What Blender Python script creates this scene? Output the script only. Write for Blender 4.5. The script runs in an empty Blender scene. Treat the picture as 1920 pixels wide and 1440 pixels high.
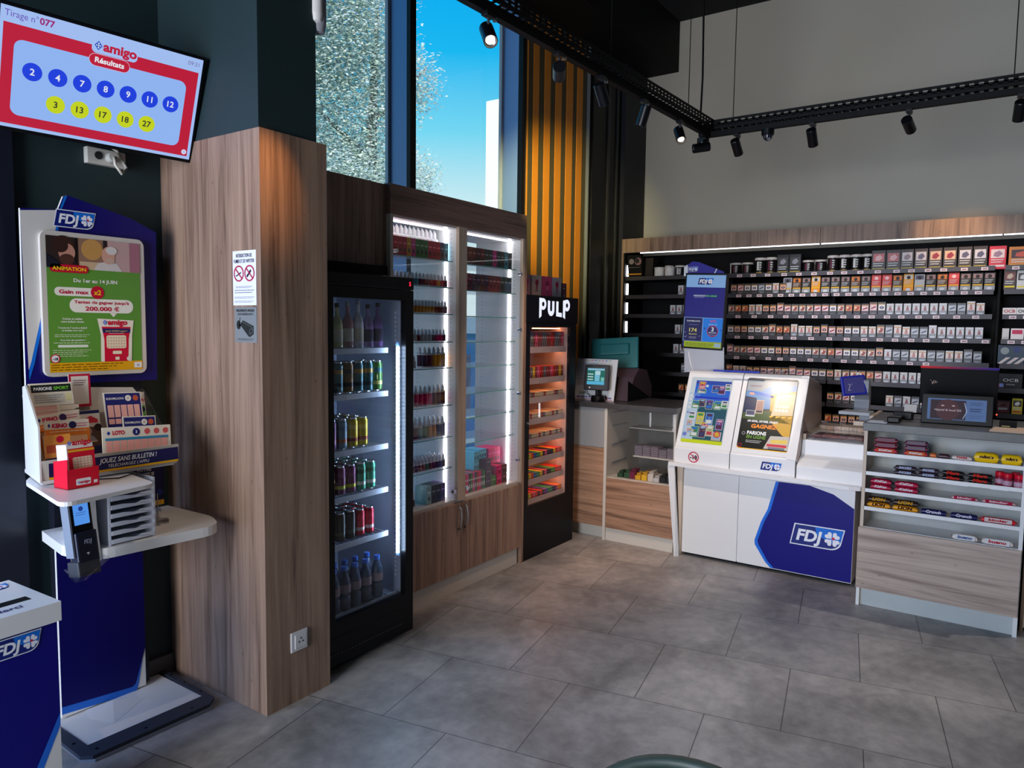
import bpy, math, random
from mathutils import Vector, Matrix
random.seed(7)
sc = bpy.context.scene
col = sc.collection
R = math.radians
# ------------------------------------------------------------------ camera
YAW, PIT, ROL = 0.60368252, 0.07809681, 0.01253829
fw = Vector((math.cos(YAW)*math.cos(PIT), math.sin(YAW)*math.cos(PIT), -math.sin(PIT)))
rr = Vector((math.sin(YAW), -math.cos(YAW), 0)); uu = rr.cross(fw)
r2 = rr*math.cos(ROL)+uu*math.sin(ROL); u2 = -rr*math.sin(ROL)+uu*math.cos(ROL)
cd = bpy.data.cameras.new('camera'); cam = bpy.data.objects.new('camera', cd); col.objects.link(cam)
cd.lens = 36*1371.34/1920; cd.sensor_width = 36; cd.clip_start = .05; cd.clip_end = 600
M = Matrix.Identity(4)
for i in range(3):
    M[i][0] = r2[i]; M[i][1] = u2[i]; M[i][2] = -fw[i]
M.translation = Vector((0, 0, 1.6)); cam.matrix_world = M
sc.camera = cam
# ------------------------------------------------------------------ view + world + sun + daylight
sc.view_settings.view_transform = 'Standard'; sc.view_settings.look = 'None'
sc.view_settings.exposure = 0; sc.view_settings.gamma = 1; sc.view_settings.use_curve_mapping = False
sc.cycles.use_denoising = True
sc.cycles.max_bounces = 8; sc.cycles.transparent_max_bounces = 24; sc.cycles.sample_clamp_indirect = 3.0
sc.cycles.caustics_reflective = False; sc.cycles.caustics_refractive = False

def lin(c):
    f = lambda v: v/12.92 if v <= .04045 else ((v+.055)/1.055)**2.4
    return tuple(f(v/255) for v in c)+(1,)

w = bpy.data.worlds.new('sky'); sc.world = w; w.use_nodes = True
nt = w.node_tree; nt.nodes.clear(); N = nt.nodes.new
tc = N('ShaderNodeTexCoord'); sx = N('ShaderNodeSeparateXYZ'); rp = N('ShaderNodeValToRGB'); bg = N('ShaderNodeBackground'); ow = N('ShaderNodeOutputWorld')
nt.links.new(tc.outputs['Generated'], sx.inputs[0]); nt.links.new(sx.outputs[2], rp.inputs[0])
nt.links.new(rp.outputs[0], bg.inputs[0]); nt.links.new(bg.outputs[0], ow.inputs[0])
e = rp.color_ramp.elements; e[0].position = .0; e[0].color = lin((225, 245, 255)); e[1].position = .95; e[1].color = lin((10, 90, 215))
for p_, c_ in ((.16, (212, 246, 255)), (.25, (120, 224, 255)), (.34, (28, 192, 255)), (.46, (0, 172, 255))):
    q = e.new(p_); q.color = lin(c_)
bg.inputs[1].default_value = 1.0

def area(name, loc, target, sx_, sy_, power, color):
    l = bpy.data.lights.new(name, 'AREA'); l.shape = 'RECTANGLE'; l.size = sx_; l.size_y = sy_; l.energy = power; l.color = color
    o = bpy.data.objects.new(name, l); col.objects.link(o); o.location = loc
    o.rotation_euler = (Vector(target)-Vector(loc)).to_track_quat('-Z', 'Y').to_euler(); return o

s = bpy.data.lights.new('sun', 'SUN'); s.energy = 6.0; s.angle = R(.6); s.color = (1, .95, .86)
so = bpy.data.objects.new('sun', s); col.objects.link(so)
so.rotation_euler = Vector((.50, .66, -.56)).to_track_quat('-Z', 'Y').to_euler()
# added area lamps as daylight from an unseen shop front and glazed left door
area('added_daylight_shopfront', (-3.3, 1.35, 1.6), (3, 1.1, 1.3), 1.9, 2.8, 275, (.88, .92, 1))
area('added_daylight_door', (-1.3, 3.02, 1.30), (-.2, 0, .4), 2.0, 2.3, 135, (.36, .55, 1))

# ------------------------------------------------------------------ materials
MAT = {}
def mat(name, c=(200, 200, 200), rough=.5, metal=0., emit=0., spec=.5, coat=0., noise=0., nscale=8., bump=0.):
    if name in MAT: return MAT[name]
    m = bpy.data.materials.new(name); m.use_nodes = True; b = m.node_tree.nodes['Principled BSDF']; MAT[name] = m
    L = lin(c); b.inputs['Base Color'].default_value = L; b.inputs['Roughness'].default_value = rough; b.inputs['Metallic'].default_value = metal
    b.inputs['Specular IOR Level'].default_value = spec; b.inputs['Coat Weight'].default_value = coat; b.inputs['Coat Roughness'].default_value = .08
    if emit: b.inputs['Emission Color'].default_value = L; b.inputs['Emission Strength'].default_value = emit
    if emit and emit >= .4: b.inputs['Base Color'].default_value = (.02, .02, .02, 1); b.inputs['Specular IOR Level'].default_value = .12
    if noise or bump:
        t = m.node_tree; n = t.nodes.new('ShaderNodeTexNoise'); o = t.nodes.new('ShaderNodeTexCoord'); n.inputs['Scale'].default_value = nscale; n.inputs['Detail'].default_value = 6
        t.links.new(o.outputs['Object'], n.inputs['Vector'])
        if noise:
            r = t.nodes.new('ShaderNodeValToRGB'); t.links.new(n.outputs[0], r.inputs[0]); t.links.new(r.outputs[0], b.inputs['Base Color'])
            r.color_ramp.elements[0].position = .3; r.color_ramp.elements[1].position = .7
            r.color_ramp.elements[0].color = tuple(v*(1-noise) for v in L[:3])+(1,); r.color_ramp.elements[1].color = tuple(min(1, v*(1+noise)) for v in L[:3])+(1,)
        if bump:
            bn = t.nodes.new('ShaderNodeBump'); bn.inputs['Strength'].default_value = bump; t.links.new(n.outputs[0], bn.inputs['Height']); t.links.new(bn.outputs[0], b.inputs['Normal'])
    return m
def C(c, rough=.45, emit=0.):
    return mat('paint_%d_%d_%d_%g_%g' % (c[0], c[1], c[2], rough, emit), c, rough, emit=emit, spec=.3)

def wood(name, axis, dark, light, rough=.5):
    """oak laminate; grain runs along axis ('x','y' or 'z')"""
    if name in MAT: return MAT[name]
    m = bpy.data.materials.new(name); m.use_nodes = True; MAT[name] = m; t = m.node_tree; b = t.nodes['Principled BSDF']; N = t.nodes.new; L = t.links.new
    o = N('ShaderNodeTexCoord'); mp = N('ShaderNodeMapping'); L(o.outputs['Object'], mp.inputs[0])
    k = [15., 15., 15.]; k['xyz'.index(axis)] = .8; mp.inputs['Scale'].default_value = k
    n1 = N('ShaderNodeTexNoise'); n1.inputs['Scale'].default_value = 1.1; n1.inputs['Detail'].default_value = 9; n1.inputs['Distortion'].default_value = .9; n1.inputs['Roughness'].default_value = .62; L(mp.outputs[0], n1.inputs['Vector'])
    mp2 = N('ShaderNodeMapping'); L(o.outputs['Object'], mp2.inputs[0]); k2 = [60., 60., 60.]; k2['xyz'.index(axis)] = 1.4; mp2.inputs['Scale'].default_value = k2
    n2 = N('ShaderNodeTexNoise'); n2.inputs['Scale'].default_value = 1.5; n2.inputs['Detail'].default_value = 5; L(mp2.outputs[0], n2.inputs['Vector'])
    mx = N('ShaderNodeMath'); mx.operation = 'MULTIPLY_ADD'; L(n2.outputs[0], mx.inputs[0]); mx.inputs[1].default_value = .42; L(n1.outputs[0], mx.inputs[2])
    r = N('ShaderNodeValToRGB'); L(mx.outputs[0], r.inputs[0]); e = r.color_ramp.elements
    e[0].position = .50; e[0].color = lin(dark); e[1].position = .92; e[1].color = lin(light)
    q = e.new(.65); q.color = lin(tuple(int(a*.45+b_*.55) for a, b_ in zip(dark, light)))
    q = e.new(.74); q.color = lin(tuple(int(a*.25+b_*.75) for a, b_ in zip(dark, light)))
    vo = N('ShaderNodeTexVoronoi'); mp3 = N('ShaderNodeMapping'); L(o.outputs['Object'], mp3.inputs[0]); k3 = [3.2, 3.2, 3.2]; k3['xyz'.index(axis)] = 1.3; mp3.inputs['Scale'].default_value = k3
    L(mp3.outputs[0], vo.inputs['Vector']); kr = N('ShaderNodeValToRGB'); L(vo.outputs['Distance'], kr.inputs[0]); kr.color_ramp.elements[0].position = .02; kr.color_ramp.elements[1].position = .075
    kr.color_ramp.elements[0].color = (.35, .3, .28, 1); kr.color_ramp.elements[1].color = (1, 1, 1, 1)
    mm = N('ShaderNodeMix'); mm.data_type = 'RGBA'; mm.blend_type = 'MULTIPLY'; mm.inputs[0].default_value = .8; L(r.outputs[0], mm.inputs[6]); L(kr.outputs[0], mm.inputs[7])
    L(mm.outputs[2], b.inputs['Base Color']); b.inputs['Roughness'].default_value = rough
    bn = N('ShaderNodeBump'); bn.inputs['Strength'].default_value = .12; L(n2.outputs[0], bn.inputs['Height']); L(bn.outputs[0], b.inputs['Normal'])
    return m
OAK_D, OAK_L = (98, 74, 60), (164, 135, 115)
woodv = wood('oak_vertical', 'z', OAK_D, OAK_L)
woodv2 = wood('oak_vertical_cabinet', 'z', (92, 66, 54), (176, 142, 120))
woodx = wood('oak_along_wall', 'x', (86, 64, 56), (150, 118, 104))
woody = wood('oak_along_counter', 'y', (140, 118, 106), (206, 184, 168))
woody2 = wood('oak_along_left_counter', 'y', (110, 78, 60), (190, 148, 118))
woodpale = wood('pale_oak_edge', 'z', (176, 150, 128), (214, 194, 174))

def thin_glass(name, tint=(1, 1, 1), refl=.08, rough=.0):
    if name in MAT: return MAT[name]
    m = bpy.data.materials.new(name); m.use_nodes = True; MAT[name] = m; t = m.node_tree; t.nodes.clear(); N = t.nodes.new; L = t.links.new
    o = N('ShaderNodeOutputMaterial'); tr = N('ShaderNodeBsdfTransparent'); gl = N('ShaderNodeBsdfGlossy'); mx = N('ShaderNodeMixShader'); fr = N('ShaderNodeLayerWeight'); fr.inputs[0].default_value = .5; pw = N('ShaderNodeMath'); pw.operation = 'POWER'; pw.inputs[1].default_value = 4.; ma = N('ShaderNodeMath'); ma.operation = 'MULTIPLY_ADD'; ma.inputs[1].default_value = .45; ma.inputs[2].default_value = .022 if refl < .1 else .05; L(fr.outputs['Facing'], pw.inputs[0]); L(pw.outputs[0], ma.inputs[0])
    tr.inputs[0].default_value = tint+(1,); gl.inputs['Roughness'].default_value = rough
    L(ma.outputs[0], mx.inputs[0]); L(tr.outputs[0], mx.inputs[1]); L(gl.outputs[0], mx.inputs[2]); L(mx.outputs[0], o.inputs[0]); return m
glass = thin_glass('clear_glass'); glass_win = thin_glass('window_glass', (.97, .98, .97)); acryl = thin_glass('acrylic', (.93, .95, .97), .2)
glass_edge = mat('glass_shelf_edge', (120, 190, 185), .15, noise=.1)
glass_pet = thin_glass('bottle_plastic', (.62, .70, .78), .2, .05)

white = mat('white_laminate', (232, 230, 228), .35)
cream = mat('cream_laminate', (205, 198, 188), .45)
offw = mat('grey_white_panel', (176, 178, 176), .45)
black = mat('black_lacquer', (9, 9, 12), .38, spec=.22)
blackm = mat('black_matt', (9, 9, 11), .7, spec=.2)
darkm = mat('charcoal_metal', (44, 44, 48), .42, .3)
navy = mat('lottery_navy', (18, 12, 118), .4, spec=.2)
navyd = mat('lottery_deep_navy', (12, 8, 92), .4, spec=.2)
bblue = mat('lottery_bright_blue', (20, 104, 214), .35)
chrome = mat('brushed_steel', (190, 190, 192), .25, .9)
alu = mat('aluminium', (160, 166, 176), .35, .6)
green = mat('dark_green_paint', (24, 46, 50), .65, noise=.06, nscale=3)
teal = mat('teal_plastic', (14, 112, 116), .4)
greyp = mat('grey_plastic', (120, 122, 128), .45)
led = mat('white_led', (246, 246, 255), .5, emit=11)
ledc = mat('cool_led', (205, 228, 255), .5, emit=9)

# ------------------------------------------------------------------ mesh helpers
WL = {}
class MB:
    def __init__(s, mtx=None): s.v = []; s.f = []; s.m = []; s.mats = []; s.mtx = mtx; s.sm = []
    def mi(s, m):
        if m not in s.mats: s.mats.append(m)
        return s.mats.index(m)
    def add(s, vs, fs, m, smooth=False):
        k = len(s.v); s.v += [Vector(p) for p in vs]; i = s.mi(m)
        for f in fs: s.f.append([k+a for a in f]); s.m.append(i); s.sm.append(smooth)
    def box(s, x0, x1, y0, y1, z0, z1, m):
        x0, x1 = sorted((x0, x1)); y0, y1 = sorted((y0, y1)); z0, z1 = sorted((z0, z1))
        s.add([(x0, y0, z0), (x1, y0, z0), (x1, y1, z0), (x0, y1, z0), (x0, y0, z1), (x1, y0, z1), (x1, y1, z1), (x0, y1, z1)],
              [(0, 3, 2, 1), (4, 5, 6, 7), (0, 1, 5, 4), (1, 2, 6, 5), (2, 3, 7, 6), (3, 0, 4, 7)], m); return s
    def prism(s, pts, d, m, m2=None):
        """pts: planar 3D polygon; d: extrusion vector"""
        pts = [Vector(p) for p in pts]; n = len(pts); d = Vector(d)
        nv = Vector((0, 0, 0))
        for i in range(n): nv += pts[i].cross(pts[(i+1) % n])
        if nv.dot(d) > 0: pts = pts[::-1]
        vs = pts+[p+d for p in pts]
        s.add(vs, [tuple(range(n)), tuple(range(2*n-1, n-1, -1))], m2 or m)
        s.add(vs, [(i, i+n, (i+1) % n+n, (i+1) % n)[::1] for i in range(n)], m); return s
    def lathe(s, prof, m, c=(0, 0, 0), n=20, axis='z', smooth=True, mats=None):
        c = Vector(c); rings = []
        def P(r, h, a):
            x, y = r*math.cos(a), r*math.sin(a)
            return c+Vector({'z': (x, y, h), 'x': (h, x, y), 'y': (y, h, x)}[axis])
        for j in range(len(prof)-1):
            (r0, h0), (r1, h1) = prof[j], prof[j+1]; vs = []; fs = []
            for i in range(n):
                a = 2*math.pi*i/n; vs += [P(max(r0, 1e-5), h0, a), P(max(r1, 1e-5), h1, a)]
            for i in range(n):
                k = (i+1) % n; fs.append((2*i, 2*k, 2*k+1, 2*i+1))
            s.add(vs, fs, mats[j] if mats else m, smooth)
        return s
    def cyl(s, c, r, h, m, n=20, axis='z'): return s.lathe([(0, 0), (r, 0), (r, h), (0, h)], m, c, n, axis, False)
    def tube(s, pts, r, m, n=8, closed=False):
        pts = [Vector(p) for p in pts]; k = len(pts); vs = []; fs = []
        for i, p in enumerate(pts):
            a = pts[(i-1) % k] if (i or closed) else p; b = pts[(i+1) % k] if (i < k-1 or closed) else p
            t = (b-a).normalized(); up = Vector((0, 0, 1)) if abs(t.z) < .9 else Vector((1, 0, 0)); u = t.cross(up).normalized(); v = t.cross(u)
            rad = r[i] if isinstance(r, (list, tuple)) else r
            for j in range(n): an = 2*math.pi*j/n; vs.append(p+u*math.cos(an)*rad+v*math.sin(an)*rad)
        for i in range(k if closed else k-1):
            for j in range(n): i2 = (i+1) % k; fs.append((i*n+j, i*n+(j+1) % n, i2*n+(j+1) % n, i2*n+j))
        if not closed: fs += [tuple(range(n))[::-1], tuple((k-1)*n+j for j in range(n))]
        s.add(vs, fs, m, True); return s
    def build(s, name, parent=None, bevel=0, base=None):
        if not s.v: return None
        vs = [s.mtx @ v for v in s.v] if s.mtx else s.v
        lo = [min(v[i] for v in vs) for i in range(3)]; hi = [max(v[i] for v in vs) for i in range(3)]
        o0 = Vector(base) if base else Vector(((lo[0]+hi[0])/2, (lo[1]+hi[1])/2, lo[2]))
        me = bpy.data.meshes.new(name); me.from_pydata([v-o0 for v in vs], [], s.f)
        for m in s.mats: me.materials.append(m)
        me.polygons.foreach_set('material_index', s.m); me.polygons.foreach_set('use_smooth', s.sm); me.update()
        o = bpy.data.objects.new(name, me); col.objects.link(o); WL[o] = o0
        if parent is not None: o.parent = parent; o.location = o0-WL[parent]
        else: o.location = o0
        if bevel:
            b = o.modifiers.new('bevel', 'BEVEL'); b.width = bevel; b.segments = 2; b.limit_method = 'ANGLE'
        return o
def tag(o, label=None, cat=None, group=None, kind=None):
    if label: o['label'] = label
    if cat: o['category'] = cat
    if group: o['group'] = group
    if kind: o['kind'] = kind
    return o
def empty(name, loc, label=None, cat=None, group=None):
    o = bpy.data.objects.new(name, None); col.objects.link(o); o.location = loc; WL[o] = Vector(loc); o.empty_display_size = .05
    return tag(o, label, cat, group)
def struct(mb, name, bevel=0): return tag(mb.build(name, bevel=bevel), kind='structure')
def bx(name, x0, x1, y0, y1, z0, z1, m, parent=None, bevel=0): return MB().box(x0, x1, y0, y1, z0, z1, m).build(name, parent, bevel)
def copy_at(o, loc, label=None, group=None, rotz=None):
    c = o.copy(); col.objects.link(c); c.location = loc; WL[c] = Vector(loc)
    if label: c['label'] = label
    if group: c['group'] = group
    if rotz is not None: c.rotation_euler = (0, 0, rotz)
    for ch in o.children:
        d = ch.copy(); col.objects.link(d); d.parent = c
    return c

_tc = {}
def text_geo(txt, bold, sh):
    k = (txt, bold, sh)
    if k in _tc: return _tc[k]
    cu = bpy.data.curves.new('t', 'FONT'); cu.body = txt; cu.size = 1; cu.offset = bold; cu.shear = sh; cu.resolution_u = 3
    ob = bpy.data.objects.new('t', cu); col.objects.link(ob); dg = bpy.context.evaluated_depsgraph_get()
    me = bpy.data.meshes.new_from_object(ob.evaluated_get(dg))
    vs = [(v.co.x, v.co.y) for v in me.vertices]; fs = [tuple(p.vertices) for p in me.polygons]
    bpy.data.objects.remove(ob); bpy.data.curves.remove(cu); bpy.data.meshes.remove(me)
    _tc[k] = (vs, fs); return _tc[k]
class Art(MB):
    """flat printed artwork on a plane: o + u*x + v*y, layers lifted by a paper thickness"""
    def __init__(s, o, u, v, emit=0., rough=.45, step=.0004):
        MB.__init__(s); s.o = Vector(o); s.u = Vector(u).normalized(); s.vv = Vector(v).normalized(); s.n = s.u.cross(s.vv); s.e = emit; s.r = rough; s.st = step
    def P(s, x, y, l): return s.o+s.u*x+s.vv*y+s.n*(s.st*(l+1))
    def M(s, c): return c if isinstance(c, bpy.types.Material) else C(c, s.r, s.e)
    def poly(s, pts, c, l=0):
        a = sum(p[0]*q[1]-q[0]*p[1] for p, q in zip(pts, pts[1:]+pts[:1]))
        if a < 0: pts = pts[::-1]
        s.add([s.P(x, y, l) for x, y in pts], [tuple(range(len(pts)))], s.M(c)); return s
    def rect(s, x0, y0, x1, y1, c, l=0): return s.poly([(x0, y0), (x1, y0), (x1, y1), (x0, y1)], c, l)
    def rrect(s, x0, y0, x1, y1, r, c, l=0):
        pts = []
        for cx, cy, a0 in ((x1-r, y1-r, 0), (x0+r, y1-r, 90), (x0+r, y0+r, 180), (x1-r, y0+r, 270)):
            for k in range(7): a = R(a0+15*k); pts.append((cx+r*math.cos(a), cy+r*math.sin(a)))
        return s.poly(pts, c, l)
    def circ(s, x, y, r, c, l=0, n=28, ry=None): return s.poly([(x+r*math.cos(2*math.pi*k/n), y+(ry or r)*math.sin(2*math.pi*k/n)) for k in range(n)], c, l)
    def ring(s, x, y, r, r_in, c, l=0, n=28):
        vs = []; 
        for k in range(n):
            a = 2*math.pi*k/n; vs += [s.P(x+r*math.cos(a), y+r*math.sin(a), l), s.P(x+r_in*math.cos(a), y+r_in*math.sin(a), l)]
        s.add(vs, [(2*k, 2*((k+1) % n), 2*((k+1) % n)+1, 2*k+1) for k in range(n)], s.M(c)); return s
    def line(s, x0, y0, x1, y1, wd, c, l=0):
        d = math.hypot(x1-x0, y1-y0); nx, ny = -(y1-y0)/d*wd/2, (x1-x0)/d*wd/2
        return s.poly([(x0+nx, y0+ny), (x1+nx, y1+ny), (x1-nx, y1-ny), (x0-nx, y0-ny)], c, l)
    def text(s, txt, x, y, size, c, l=1, bold=.0, align='c', shear=0., width=None):
        vs, fs = text_geo(txt, bold, shear)
        if not vs: return s
        x0 = min(v[0] for v in vs); x1 = max(v[0] for v in vs); w_ = (x1-x0)*size; kx = size
        if width: kx = size*width/w_; w_ = width
        ox = x-{'c': w_/2, 'l': 0, 'r': w_}[align]
        s.add([s.P(ox+(v[0]-x0)*kx, y+v[1]*size, l) for v in vs], fs, s.M(c)); return s
    def lines(s, x0, x1, y, n, pitch, c, l=1, t=.35, ragged=.25, seed=1):
        """rows of print too small to read"""
        rnd = random.Random(seed)
        for i in range(n):
            xe = x1-(x1-x0)*ragged*rnd.random(); x = x0
            while x < xe:
                wd = (x1-x0)*rnd.uniform(.04, .13); s.rect(x, y-i*pitch, min(x+wd, xe), y-i*pitch+pitch*t, c, l); x += wd+(x1-x0)*.018
        return s
def clover(a, x, y, r, l, c=(240, 240, 245), red=(214, 20, 50)):
    for k in range(4):
        an = R(45+90*k); ca, sa = math.cos(an), math.sin(an); pts = []
        for t in range(24):
            th = 2*math.pi*t/24; hx = .030*16*math.sin(th)**3; hy = .030*(13*math.cos(th)-5*math.cos(2*th)-2*math.cos(3*th)-math.cos(4*th))
            X, Y = hx*r, (hy+.56)*r; pts.append((x+ca*Y-sa*X, y+sa*Y+ca*X))
        a.poly(pts, c, l)
    a.circ(x+.14*r, y+.10*r, .17*r, red, l+1, 10)
def fdj(a, x, y, w_, l=1, outline=True, flat=False):
    """the lottery badge: slanted plate, lower right corner rounded; x,y = lower left"""
    h = w_*.40; sl = w_*.08
    def plate(g):
        x0, x1, y0, y1 = x-g, x+w_+g, y-g, y+h+g; r = h*.42
        p = [(x0, y0), (x1-sl-r*1.1, y0)]
        for k in range(1, 6): t = k/6; p.append((x1-sl-r*1.1+r*1.1*math.sin(t*math.pi/2)+sl*.30*t, y0+r*(1-math.cos(t*math.pi/2))))
        return p+[(x1, y1), (x0+sl, y1)]
    if outline: a.poly(plate(w_*.022), (236, 238, 246), l)
    a.poly(plate(0), (18, 34, 120), l+1)
    a.poly([(x+w_*.50, y+h*.60), (x+w_*.88, y+h*.20), (x+w_*.955, y+h*.45), (x+w_*.995, y+h*.99), (x+w_*.46, y+h*.99)], (18, 110, 214), l+2)
    a.text('FDJ', x+w_*.10, y+h*.22, h*.80, (240, 242, 248), l+3, .035, 'l', .18, w_*.50)
    clover(a, x+w_*.79, y+h*.50, h*.40, l+3)
# ================================================================== THE SETTING
def floor_mat():
    m = bpy.data.materials.new('stone_floor_tiles'); m.use_nodes = True; t = m.node_tree; b = t.nodes['Principled BSDF']; N = t.nodes.new; L = t.links.new
    g = N('ShaderNodeNewGeometry'); sp = N('ShaderNodeSeparateXYZ'); L(g.outputs['Position'], sp.inputs[0])
    th = .17734985; ct, st = math.cos(th), math.sin(th)
    def comb(a, b_, c_):
        x = N('ShaderNodeMath'); x.operation = 'MULTIPLY_ADD'; L(sp.outputs[0], x.inputs[0]); x.inputs[1].default_value = a; x.inputs[2].default_value = c_
        y = N('ShaderNodeMath'); y.operation = 'MULTIPLY_ADD'; L(sp.outputs[1], y.inputs[0]); y.inputs[1].default_value = b_; L(x.outputs[0], y.inputs[2]); return y
    U = comb(ct, st, -2.4186+.594*20); V = comb(-st, ct, -1.664-.299+.598*20)
    cb = N('ShaderNodeCombineXYZ'); L(V.outputs[0], cb.inputs[0]); L(U.outputs[0], cb.inputs[1])
    br = N('ShaderNodeTexBrick'); L(cb.outputs[0], br.inputs['Vector']); br.offset = .5; br.offset_frequency = 2; br.squash = 1
    for k, v in (('Scale', 1), ('Mortar Size', .0022), ('Mortar Smooth', .1), ('Bias', 0), ('Brick Width', .598), ('Row Height', .594)): br.inputs[k].default_value = v
    br.inputs['Color1'].default_value = (.86, .86, .88, 1); br.inputs['Color2'].default_value = (1.08, 1.05, 1.03, 1); br.inputs['Mortar'].default_value = (.25, .25, .25, 1)
    def noise(sc_, det, dist=0):
        n = N('ShaderNodeTexNoise'); n.inputs['Scale'].default_value = sc_; n.inputs['Detail'].default_value = det; n.inputs['Distortion'].default_value = dist; n.inputs['Roughness'].default_value = .62
        L(g.outputs['Position'], n.inputs['Vector']); return n
    n1 = noise(2.3, 8, .4); n2 = noise(14, 6); r = N('ShaderNodeValToRGB')
    mx = N('ShaderNodeMath'); mx.operation = 'MULTIPLY_ADD'; L(n2.outputs[0], mx.inputs[0]); mx.inputs[1].default_value = .45; L(n1.outputs[0], mx.inputs[2]); L(mx.outputs[0], r.inputs[0])
    e = r.color_ramp.elements; e[0].position = .5; e[0].color = lin((116, 114, 113)); e[1].position = 1.0; e[1].color = lin((196, 191, 187)); q = e.new(.72); q.color = lin((154, 151, 149))
    mm = N('ShaderNodeMix'); mm.data_type = 'RGBA'; mm.blend_type = 'MULTIPLY'; mm.inputs[0].default_value = 1; L(r.outputs[0], mm.inputs[6]); L(br.outputs['Color'], mm.inputs[7]); L(mm.outputs[2], b.inputs['Base Color'])
    rr_ = N('ShaderNodeMapRange'); L(n2.outputs[0], rr_.inputs[0]); rr_.inputs[3].default_value = .34; rr_.inputs[4].default_value = .52; L(rr_.outputs[0], b.inputs['Roughness'])
    inv = N('ShaderNodeMath'); inv.operation = 'MULTIPLY_ADD'; L(br.outputs['Fac'], inv.inputs[0]); inv.inputs[1].default_value = -1; L(n2.outputs[0], inv.inputs[2])
    bn = N('ShaderNodeBump'); bn.inputs['Strength'].default_value = .12; bn.inputs['Distance'].default_value = .01; L(inv.outputs[0], bn.inputs['Height']); L(bn.outputs[0], b.inputs['Normal'])
    return m
struct(MB().box(-3.6, 7.0, -3.6, 3.33, -.1, 0, floor_mat()), 'floor')
ceilm = mat('black_ceiling', (13, 13, 17), .9)
struct(MB().box(-3.6, 7.0, -3.6, 3.7, 4.42, 4.55, ceilm), 'ceiling')
grey = mat('grey_wall_paint', (190, 184, 170), .8, noise=.03, nscale=1.5)
dgrey = mat('dark_wall_paint', (22, 28, 34), .6)
# back wall behind the tobacco rack
struct(MB().box(6.6, 6.75, -3.6, 3.5, 0, 4.42, grey), 'wall_back')
# unseen right and rear walls, dark to cut bounce; rear opening added for daylight
wr = MB(); wr.box(-3.6, 6.6, -3.6, -3.45, 0, 4.42, green)
struct(wr, 'wall_right')
wb = MB(); wb.box(-3.6, -3.45, -3.45, 3.5, 3.1, 4.42, grey); wb.box(-3.6, -3.45, -3.45, -.75, 0, 3.1, green); wb.box(-3.6, -3.45, 2.3, 3.5, 0, 3.1, grey); struct(wb, 'wall_behind')
gw = MB(); gw.box(-3.54, -3.53, -.75, 2.3, 0, 3.1, glass_win)
for y in (-.72, .75, 2.27): gw.box(-3.57, -3.48, y-.03, y+.03, 0, 3.1, darkm)
struct(gw, 'window_3')
# left wall with door opening, dark green stretch behind the totem, window opening
wl = MB(); wl.box(-3.45, -2.2, 3.13, 3.33, 0, 4.42, green); wl.box(-2.2, .4, 3.13, 3.33, 2.6, 4.42, green); wl.box(1.22, 2.25, 3.13, 3.33, 0, 4.42, green)
wl.box(.4, 1.22, 3.13, 3.33, 2.6, 4.42, dgrey)
wl.box(2.25, 6.6, 3.13, 3.33, 4.05, 4.42, blackm); wl.box(4.665, 6.6, 3.13, 3.33, 0, 4.05, blackm)
struct(wl, 'wall_left')
# dark aluminium door frame beside the totem
d = MB(); d.box(.86, 1.22, 3.10, 3.30, 0, 2.6, mat('door_frame_blue_black', (26, 30, 42), .3)); d.box(.4, .86, 3.16, 3.30, 0, 2.6, mat('door_frame_blue', (34, 42, 66), .25)); d.box(.985, 1.0, 3.085, 3.10, 0, 2.6, darkm)
struct(d, 'door_1')
gd = MB(); gd.box(-2.2, .4, 3.22, 3.23, 0, 2.6, glass_win); [gd.box(x-.035, x+.035, 3.19, 3.27, 0, 2.6, darkm) for x in (-2.16, -.9, .36)]
struct(gd, 'door_2')
# upper window
frame = mat('window_frame_sky_tint', (128, 156, 204), .35, .2)  # blue of the reflected sky is put into the frame colour
wf = MB(); struct(MB().box(2.27, 3.41, 3.305, 3.31, .05, 4.05, glass_win), 'window_1'); struct(MB().box(3.46, 4.60, 3.305, 3.31, .05, 4.05, glass_win), 'window_2')
mu = MB(); mu.box(3.41, 3.455, 3.16, 3.33, 0, 4.05, frame); mu.box(3.408, 3.46, 3.13, 3.16, 0, 4.05, black); mu.box(3.39, 3.41, 3.30, 3.325, 0, 4.05, mat('gasket', (200, 205, 210), .4))
struct(mu, 'trim_1')
mu = MB(); mu.box(4.62, 4.665, 3.16, 3.33, 0, 4.05, frame); mu.box(4.618, 4.663, 3.12, 3.16, 0, 4.05, black); mu.box(4.60, 4.62, 3.30, 3.325, 0, 4.05, MAT['gasket'])
struct(mu, 'trim_2')
struct(MB().box(2.25, 4.71, 3.13, 3.34, 0, .05, darkm), 'trim_3')
struct(MB().box(2.25, 6.6, 2.72, 3.13, 3.97, 4.42, blackm), 'trim_4')     # dark soffit over the window wall
# dark column between slat panel and tobacco rack
cw = MB(); cw.box(5.62, 6.15, 3.07, 3.13, 0, 3.97, black); cw.box(6.15, 6.6, 3.03, 3.13, 0, 3.97, mat('blue_black_paint', (14, 17, 30), .6)); cw.box(5.585, 5.60, 3.09, 3.13, 0, 3.97, alu); cw.box(5.88, 5.91, 3.055, 3.07, 0, 3.97, darkm); cw.box(6.05, 6.07, 3.055, 3.07, 0, 3.97, darkm)  # thin lighter strips stand in for vertical highlights on the column
struct(cw, 'trim_5')
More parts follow.
